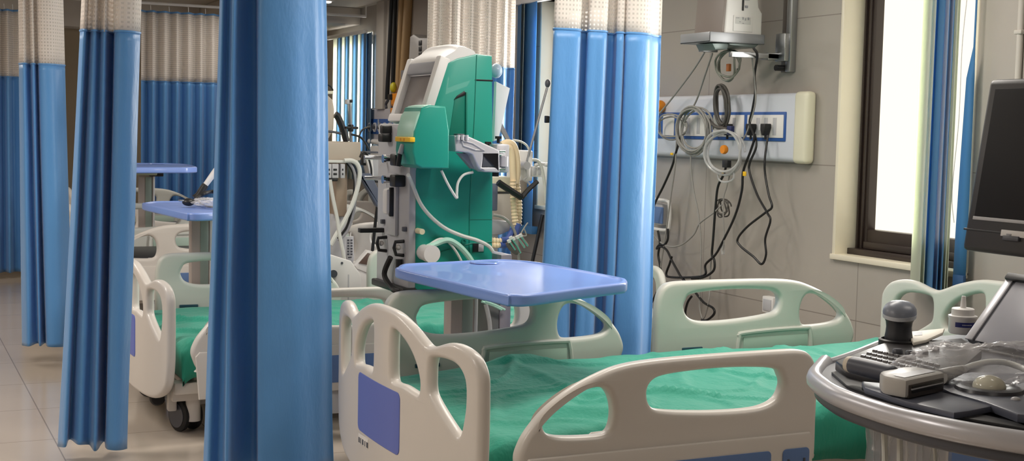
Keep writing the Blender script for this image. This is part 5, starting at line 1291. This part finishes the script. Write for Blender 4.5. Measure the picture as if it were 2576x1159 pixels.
# ------------------------------------------------------------------ headwall of the far beds
FX = XW - .05
fp4 = thing('bedhead_panel', 'grey bed-head panel with blue gas outlet strip on the far headwall', 'wall panel', (XW, 10.6, 1.1))
def xbox(pa, pb, X, dep, nm, m, parent, bev=.003):
    a, b = onX(*pa, X), onX(*pb, X)
    return MB().box((X, min(a.y, b.y), min(a.z, b.z)), (X + dep, max(a.y, b.y), max(a.z, b.z)), bev).build(nm, m, parent)
hz_ = xbox((926, 274), (1040, 360), FX, .05, 'housing', mat('panel_lilac', (184, 180, 186), .4, var=.03), fp4, .012)
st_ = xbox((926, 299), (1040, 340), FX - .006, .02, 'outlet_strip', 'socket_blue', fp4, .003)
for px in (934, 946, 958, 971, 984, 996):
    c = onX(px, 320, FX); m4 = Matrix.Rotation(PI / 2, 4, 'Y')
    o_ = MB().lathe([(.040, 0), (.040, -.012), (.030, -.014), (.028, -.004), (.01, -.004)], (FX - .006, c.y, c.z), 20, m4).build('gas_outlet', 'lgrey_plastic', st_)
    MB().lathe([(.016, 0), (.016, -.02), (.01, -.022)], (FX - .008, c.y, c.z), 14, m4).build('outlet_core', 'dgrey_plastic', o_)
xbox((921, 272), (929, 318), FX - .01, .06, 'end_cap', 'grey_plastic', fp4, .006)
er = tag(MB().tube([onX(930, 355, XW - .06), onX(1010, 362, XW - .06)], .022, 10).build('equipment_rail', 'white_plastic'), 'white equipment rail below the far grey bed-head panel', 'rail')
cab4 = thing('suction_unit', 'white suction unit under the equipment rail on the far headwall', 'suction unit', (XW, onX(965, 400, XW - .1).y, 1.))
xbox((931, 366), (1010, 440), XW - .12, .12, 'case', 'white_plastic', cab4, .012)
xbox((934, 440), (1005, 478), XW - .11, .11, 'lower_case', 'lgrey_plastic', cab4, .01)
for pts, lb in (([(952, 300), (953, 318), (960, 326), (966, 330), (968, 390), (966, 410)], 'clear hose hanging from the far gas outlets, left one'), ([(984, 290), (985, 320), (990, 350), (994, 365)], 'clear hose hanging beside the orange valve')):
    tag(MB().tube(spline([onX(*p, FX - .03) for p in pts], 6), .007, 7).build('hose', 'clear_tube'), lb, 'hose')
tag(MB().tube(spline([onX(*p, FX - .04) for p in [(930, 318), (912, 326), (904, 342), (902, 360)]], 6), .008, 7).build('hose', 'cable_grey'), 'grey hose curving left from the far gas outlet strip', 'hose')
# gas pipes and hoses down the wall
for (a, b, r, m, lb) in (((1012, 4), (1001, 275), .030, 'pipe', 'thin brown gas pipe on the far headwall, left of the pair'), ((1028, 0), (1011, 275), .036, 'pipe', 'thicker brown gas pipe on the far headwall, right of the pair')):
    A_, B_ = onX(*a, XW - .03), onX(*b, XW - .03); A_.z = ZC - .002
    tag(MB().cyl(A_, B_, r, n=14).build('gas_pipe', mat('pipe_brown', (176, 144, 100), .5, var=.06)), lb, 'pipe')
for a, b, lb in (((985, 13), (973, 250), 'black gas hose hanging down the far headwall, left of the pair'), ((994, 10), (988, 212), 'black gas hose ending in the yellow valve')):
    A_, B_ = onX(*a, XW - .06), onX(*b, XW - .06); A_.z = ZC - .002
    tag(MB().tube(spline([A_, A_.lerp(B_, .5), B_], 6), .017, 8).build('gas_hose', 'cable_black'), lb, 'hose')
vl = thing('gas_valve', 'yellow and orange gas valve with knobs above the far bed-head panel', 'valve', onX(990, 250, XW - .06))
c = onX(990, 220, XW - .07); MB().sphere(c, .036, (.8, 1, 1.2), 16).build('yellow_cap', mat('lime_yellow', (206, 196, 40), .45), vl)
xbox((983, 235), (998, 268), XW - .10, .08, 'body', 'orange', vl, .01)
xbox((981, 271), (1022, 284), XW - .13, .05, 'lever', 'orange', vl, .01)
xbox((988, 283), (1000, 292), XW - .11, .04, 'lever_stop', 'orange', vl, .006)
xbox((975, 237), (984, 251), XW - .11, .05, 'black_knob', 'black_plastic', vl, .006)
for pts in ([(976, 252), (971, 262), (972, 272)], [(990, 262), (987, 272), (992, 278)]): MB().tube(spline([onX(*p, XW - .09) for p in pts], 5), .012, 8).build('elbow', 'dgrey_plastic', vl)
# far wall monitor on a shelf
fm = thing('patient_monitor', 'white patient monitor seen side-on on a shelf left of the machine\'s white head', 'monitor', onX(1050, 185, XW - .3))
A_ = onX(1030, 184, XW - .26)
P = [onX(*p, XW - .27) for p in [(1026, 184), (1031, 92), (1040, 86), (1054, 95), (1080, 95), (1080, 184)]]
MB().prism([(v.y, v.z) for v in P], 'x', XW - .27, XW - .05, .008).build('case', 'white_plastic', fm)
for py in (102, 117, 132): xbox((1053, py), (1059, py + 12), XW - .276, .01, 'slot', 'black_plastic', fm, .001)
sf = thing('wall_shelf', 'grey shelf under the far patient monitor', 'shelf', onX(1035, 190, XW - .3))
xbox((1008, 177), (1085, 193), XW - .29, .02, 'front_lip', 'grey_plastic', sf, .004)
zs = onX(1040, 184, XW - .27).z
ya, yb = onX(1085, 185, XW - .28).y, onX(1008, 185, XW - .28).y
MB().box((XW - .28, ya, zs - .03), (XW, yb, zs - .002), .003).build('board', 'grey_plastic', sf)
MB().box((XW - .2, (ya + yb) / 2 - .02, zs - .14), (XW, (ya + yb) / 2 + .02, zs - .028), .003).build('wall_arm', 'grey_plastic', sf)

# ------------------------------------------------------------------ second ventilator right of the green machine
W2 = 6.46
v2 = thing('ventilator', 'pale ventilator with beige corrugated hoses right of the green machine', 'ventilator', (Y3(1300, 600, W2).x, W2 + .1, 0))
pbox((1305, 378), (1341, 456), W2 + .1, .16, 'side_module', 'white_plastic', v2, .012)
pbox((1236, 445), (1300, 482), W2 + .12, .2, 'cabinet_top', 'ivory_plastic', v2, .006)
pbox((1236, 486), (1292, 566), W2 + .13, .18, 'cabinet', mat('cabinet_pale', (206, 200, 192), .45), v2, .008)
pbox((1236, 482), (1300, 487), W2 + .13, .17, 'cabinet_gap', 'dgrey_plastic', v2, .001)
v = Y3(1290, 560, W2); MB().box((Y3(1240, 560, W2).x, W2 + .18, .1), (v.x, W2 + .32, v.z + .01), .01).build('lower_cabinet', 'lgrey_plastic', v2)
MB().box((Y3(1236, 560, W2).x, W2 + .10, .03), (v.x + .04, W2 + .36, .11), .02).build('base', 'dgrey_plastic', v2)
pbox((1236, 462), (1252, 530), W2 + .02, .06, 'slate_post', mat('slate_arm', (88, 96, 116), .4, var=.03), v2, .006)
ppoly([(1236, 552), (1276, 556), (1286, 562), (1284, 580), (1262, 590), (1236, 592)], W2 - .02, .12, 'rest_pad', 'grey_plastic', v2, .012)
def corr(pts, Y, r, nm, parent, m='beige_hose'):
    P = spline([onY(p[0], p[1], Y) for p in pts], 14)
    # resample finely so that the ribs read
    L = [0]
    for a, b in zip(P, P[1:]): L.append(L[-1] + (b - a).length)
    Q = []; n = max(8, int(L[-1] / .006)); j = 0
    for i in range(n + 1):
        s = L[-1] * i / n
        while j < len(L) - 2 and L[j + 1] < s: j += 1
        Q.append(P[j].lerp(P[j + 1], (s - L[j]) / max(1e-6, L[j + 1] - L[j])))
    return MB().tube(Q, r, 10, radii=[r * (1.12 if i % 3 == 0 else .92) for i in range(len(Q))]).build(nm, m, parent)
h1_ = ptube([(1262, 366), (1276, 360), (1290, 366), (1298, 392), (1300, 430), (1297, 462)], W2 - .02, .022, 'hose_cover', 'beige_hose', v2, 8, 12)
h2_ = ptube([(1270, 372), (1282, 372), (1288, 392), (1290, 430), (1292, 462)], W2 - .04, .018, 'hose_cover', 'beige_hose', v2, 8, 12)
corr([(1298, 440), (1302, 480), (1306, 520), (1304, 566)], W2 - .02, .017, 'corrugated_hose', v2)
corr([(1290, 455), (1291, 500), (1294, 540), (1298, 572)], W2 - .05, .017, 'corrugated_hose', v2)
corr([(1236, 604), (1250, 606), (1264, 606)], W2 - .05, .016, 'corrugated_hose', v2)
corr([(1236, 616), (1248, 617), (1258, 616)], W2 - .06, .014, 'corrugated_hose', v2)
for pts in ([(1304, 562), (1300, 578), (1297, 592)], [(1290, 576), (1284, 590), (1276, 602), (1262, 604)], [(1258, 616), (1270, 616), (1280, 612)]):
    ptube(pts, W2 - .06, .017, 'y_connector', 'hose_blue', v2, 5, 12)
rod = ptube([(1322, 418), (1350, 316), (1377, 218)], W2 + .06, .007, 'arm_rod', 'steel', v2, 4)
v = Y3(1322, 416, W2 + .05); MB().cyl((v.x, W2 + .03, v.z), (v.x, W2 + .09, v.z), .022, n=20).build('arm_joint', 'lgrey_plastic', v2)
v = Y3(1378, 210, W2 + .06); MB().sphere(v, .016, (1, 1, 1.5), 12).build('rod_tip', 'dgrey_plastic', v2)
v = Y3(1376, 300, W2 + .06); MB().box(v - Vector((.012, .012, .02)), v + Vector((.012, .012, .02)), .004).build('rod_clip', 'black_plastic', v2)
ptube([(1322, 420), (1324, 445), (1318, 452), (1330, 460), (1334, 468)], W2 + .05, .006, 'fine_line', 'clear_tube', v2)
ptube([(1338, 402), (1352, 404), (1362, 420), (1368, 450), (1372, 485), (1374, 510)], W2 + .04, .009, 'white_hose', 'cable_white', v2)
ptube([(1290, 352), (1310, 356), (1325, 366), (1332, 380)], W2 + .08, .006, 'thin_lead', 'cable_white', v2)
cn = pbox((1340, 418), (1366, 445), W2 + .06, .03, 'connector_block', 'white_plastic', v2, .004)
for px in (1343, 1355): pbox((px, 422), (px + 6, 440), W2 + .055, .01, 'connector_slot', 'lgrey_plastic', cn, .001)
v = Y3(1376, 414, W2 + .05); MB().sphere(v, .016, (1.5, 1, .8), 12).build('valve_knob', 'white_plastic', v2)
ptube([(1345, 416), (1360, 412), (1376, 414)], W2 + .05, .010, 'valve_stem', 'white_plastic', v2)
bk_ = ptube([(1253, 458), (1264, 466), (1312, 497)], W2 - .10, .018, 'black_arm', 'black_plastic', v2, 3, 6); 
ptube([(1312, 497), (1328, 478), (1352, 456)], W2 - .10, .013, 'black_arm', 'black_plastic', v2, 3, 6)
pbox((1308, 455), (1326, 495), W2 + .08, .05, 'sensor_body', mat('sensor_taupe', (150, 140, 132), .45), v2, .006)
ppoly([(1252, 300), (1258, 298), (1290, 362), (1282, 366), (1262, 330)], W2 + .1, .02, 'brace', 'grey_plastic', v2, .003)
ptube([(1240, 540), (1262, 545), (1280, 558), (1294, 580), (1302, 615), (1306, 660), (1310, 690)], W2 - .08, .008, 'grey_line', 'cable_grey', v2)
# ECG clips hanging in a bunch
eg = thing('electrode_leads', 'bunch of electrode clips hanging right of the green machine above the table', 'lead set', Y3(1300, 600, W2 - .1))
for (a, b, c, d_) in ((1281, 606, 1296, 628), (1292, 600, 1310, 636), (1302, 596, 1320, 622), (1310, 592, 1328, 618), (1286, 598, 1304, 622)):
    ptube([(a, b), (c, d_)], W2 - .12, .007, 'clip', 'chrome', eg, 1)
    ptube([(a - 2, b - 3), (a + 1, b + 3)], W2 - .12, .011, 'clip_head', 'white_plastic', eg, 1)
ptube([(1276, 610), (1285, 625), (1300, 636), (1292, 622), (1284, 606)], W2 - .11, .012, 'lead_bundle', mat('lead_taupe', (96, 86, 84), .5), eg)
ptube([(1318, 575), (1324, 592), (1310, 590), (1322, 568), (1328, 560)], W2 - .1, .004, 'wire', 'cable_grey', eg)
bar = tag(MB().cyl(onX(1365, 540, XW - .02), onX(1337, 668, XW - .09).lerp(onX(1365, 540, XW - .02), -1.22), .012, n=10).build('leaning_bar', 'black_plastic'), 'thin black bar leaning on the headwall left of the pleated curtain', 'bar')

A_ = onX(2561, 190, XW - .012)
wc = thing('wall_conduit', 'pale conduit running down the wall above the dark monitor', 'conduit', A_)
MB().cyl((XW - .012, A_.y, 1.3), (XW - .012, A_.y, ZC - .001), .012, n=12).build('pipe', 'wall_paint', wc)
for pz in (1.32, 1.66): MB().box((XW - .027, A_.y - .018, pz), (XW, A_.y + .018, pz + .016), .003).build('saddle', 'wall_paint', wc)
# ------------------------------------------------------------------ things on the second overbed table
Z2 = ZT + DZ2
T2Y = 6.35
def tz(px, py, dz=.0): return onZ(px, py, Z2 + dz)
pg = thing('power_plug', 'black three-pin plug with lead lying on the middle overbed table', 'plug', tz(475, 508, .02))
c = tz(474, 508, .02)
MB().sphere(c, .030, (1, .9, .62), 16).build('body', 'black_plastic', pg)
for k_ in (-1, 1): MB().box(c + Vector((-.045, k_ * .010 - .003, .004)), c + Vector((-.022, k_ * .010 + .003, .010)), .001).build('pin', 'steel', pg)
w0 = c
MB().tube(spline([c + Vector((.02, 0, .0)), tz(490, 504, .02), tz(500, 494, .035), tz(515, 486, .05), tz(535, 482, .055), tz(556, 486, .05), tz(566, 496, .03)], 8), .010, 8).build('lead', 'cable_black', pg)
MB().tube(spline([tz(498, 500, .01), tz(505, 512, .004), tz(525, 520, .0045), tz(548, 518, .0045), tz(560, 506, .006)], 8), .0045, 8).build('lead', 'cable_grey', pg)
wd = thing('white_wand', 'white wand with black ends leaning up from the middle overbed table', 'wand', tz(508, 496))
A_ = tz(500, 507, .0); b_ = onY(513, 470, A_.y); e_ = onY(563, 402, A_.y)
MB().tube([b_, b_.lerp(e_, .5), e_], .014, 12, radii=[.013, .016, .016]).build('tube', 'white_plastic', wd)
MB().tube([A_ + Vector((-.02, 0, .015)), A_ + Vector((-.0, 0, .030)), b_, b_ + (e_ - b_) * .08], .018, 12, radii=[.02, .02, .018, .016]).build('grip', 'black_plastic', wd)
pk2 = crumple('film_packet', 'clear film packet lying on the middle overbed table behind the plug', tz(535, 508, .022), (.085, .11, .018), 9.2, amp=.25)
pk2['category'] = 'packet'
# ------------------------------------------------------------------ world and view
w = bpy.data.worlds.new('world'); SC.world = w; w.use_nodes = True
w.node_tree.nodes['Background'].inputs[0].default_value = (.8, .9, 1, 1); w.node_tree.nodes['Background'].inputs[1].default_value = .4
vs = SC.view_settings
vs.view_transform = 'Standard'; vs.look = 'None'; vs.gamma = 1; vs.use_curve_mapping = False
vs.exposure = .82
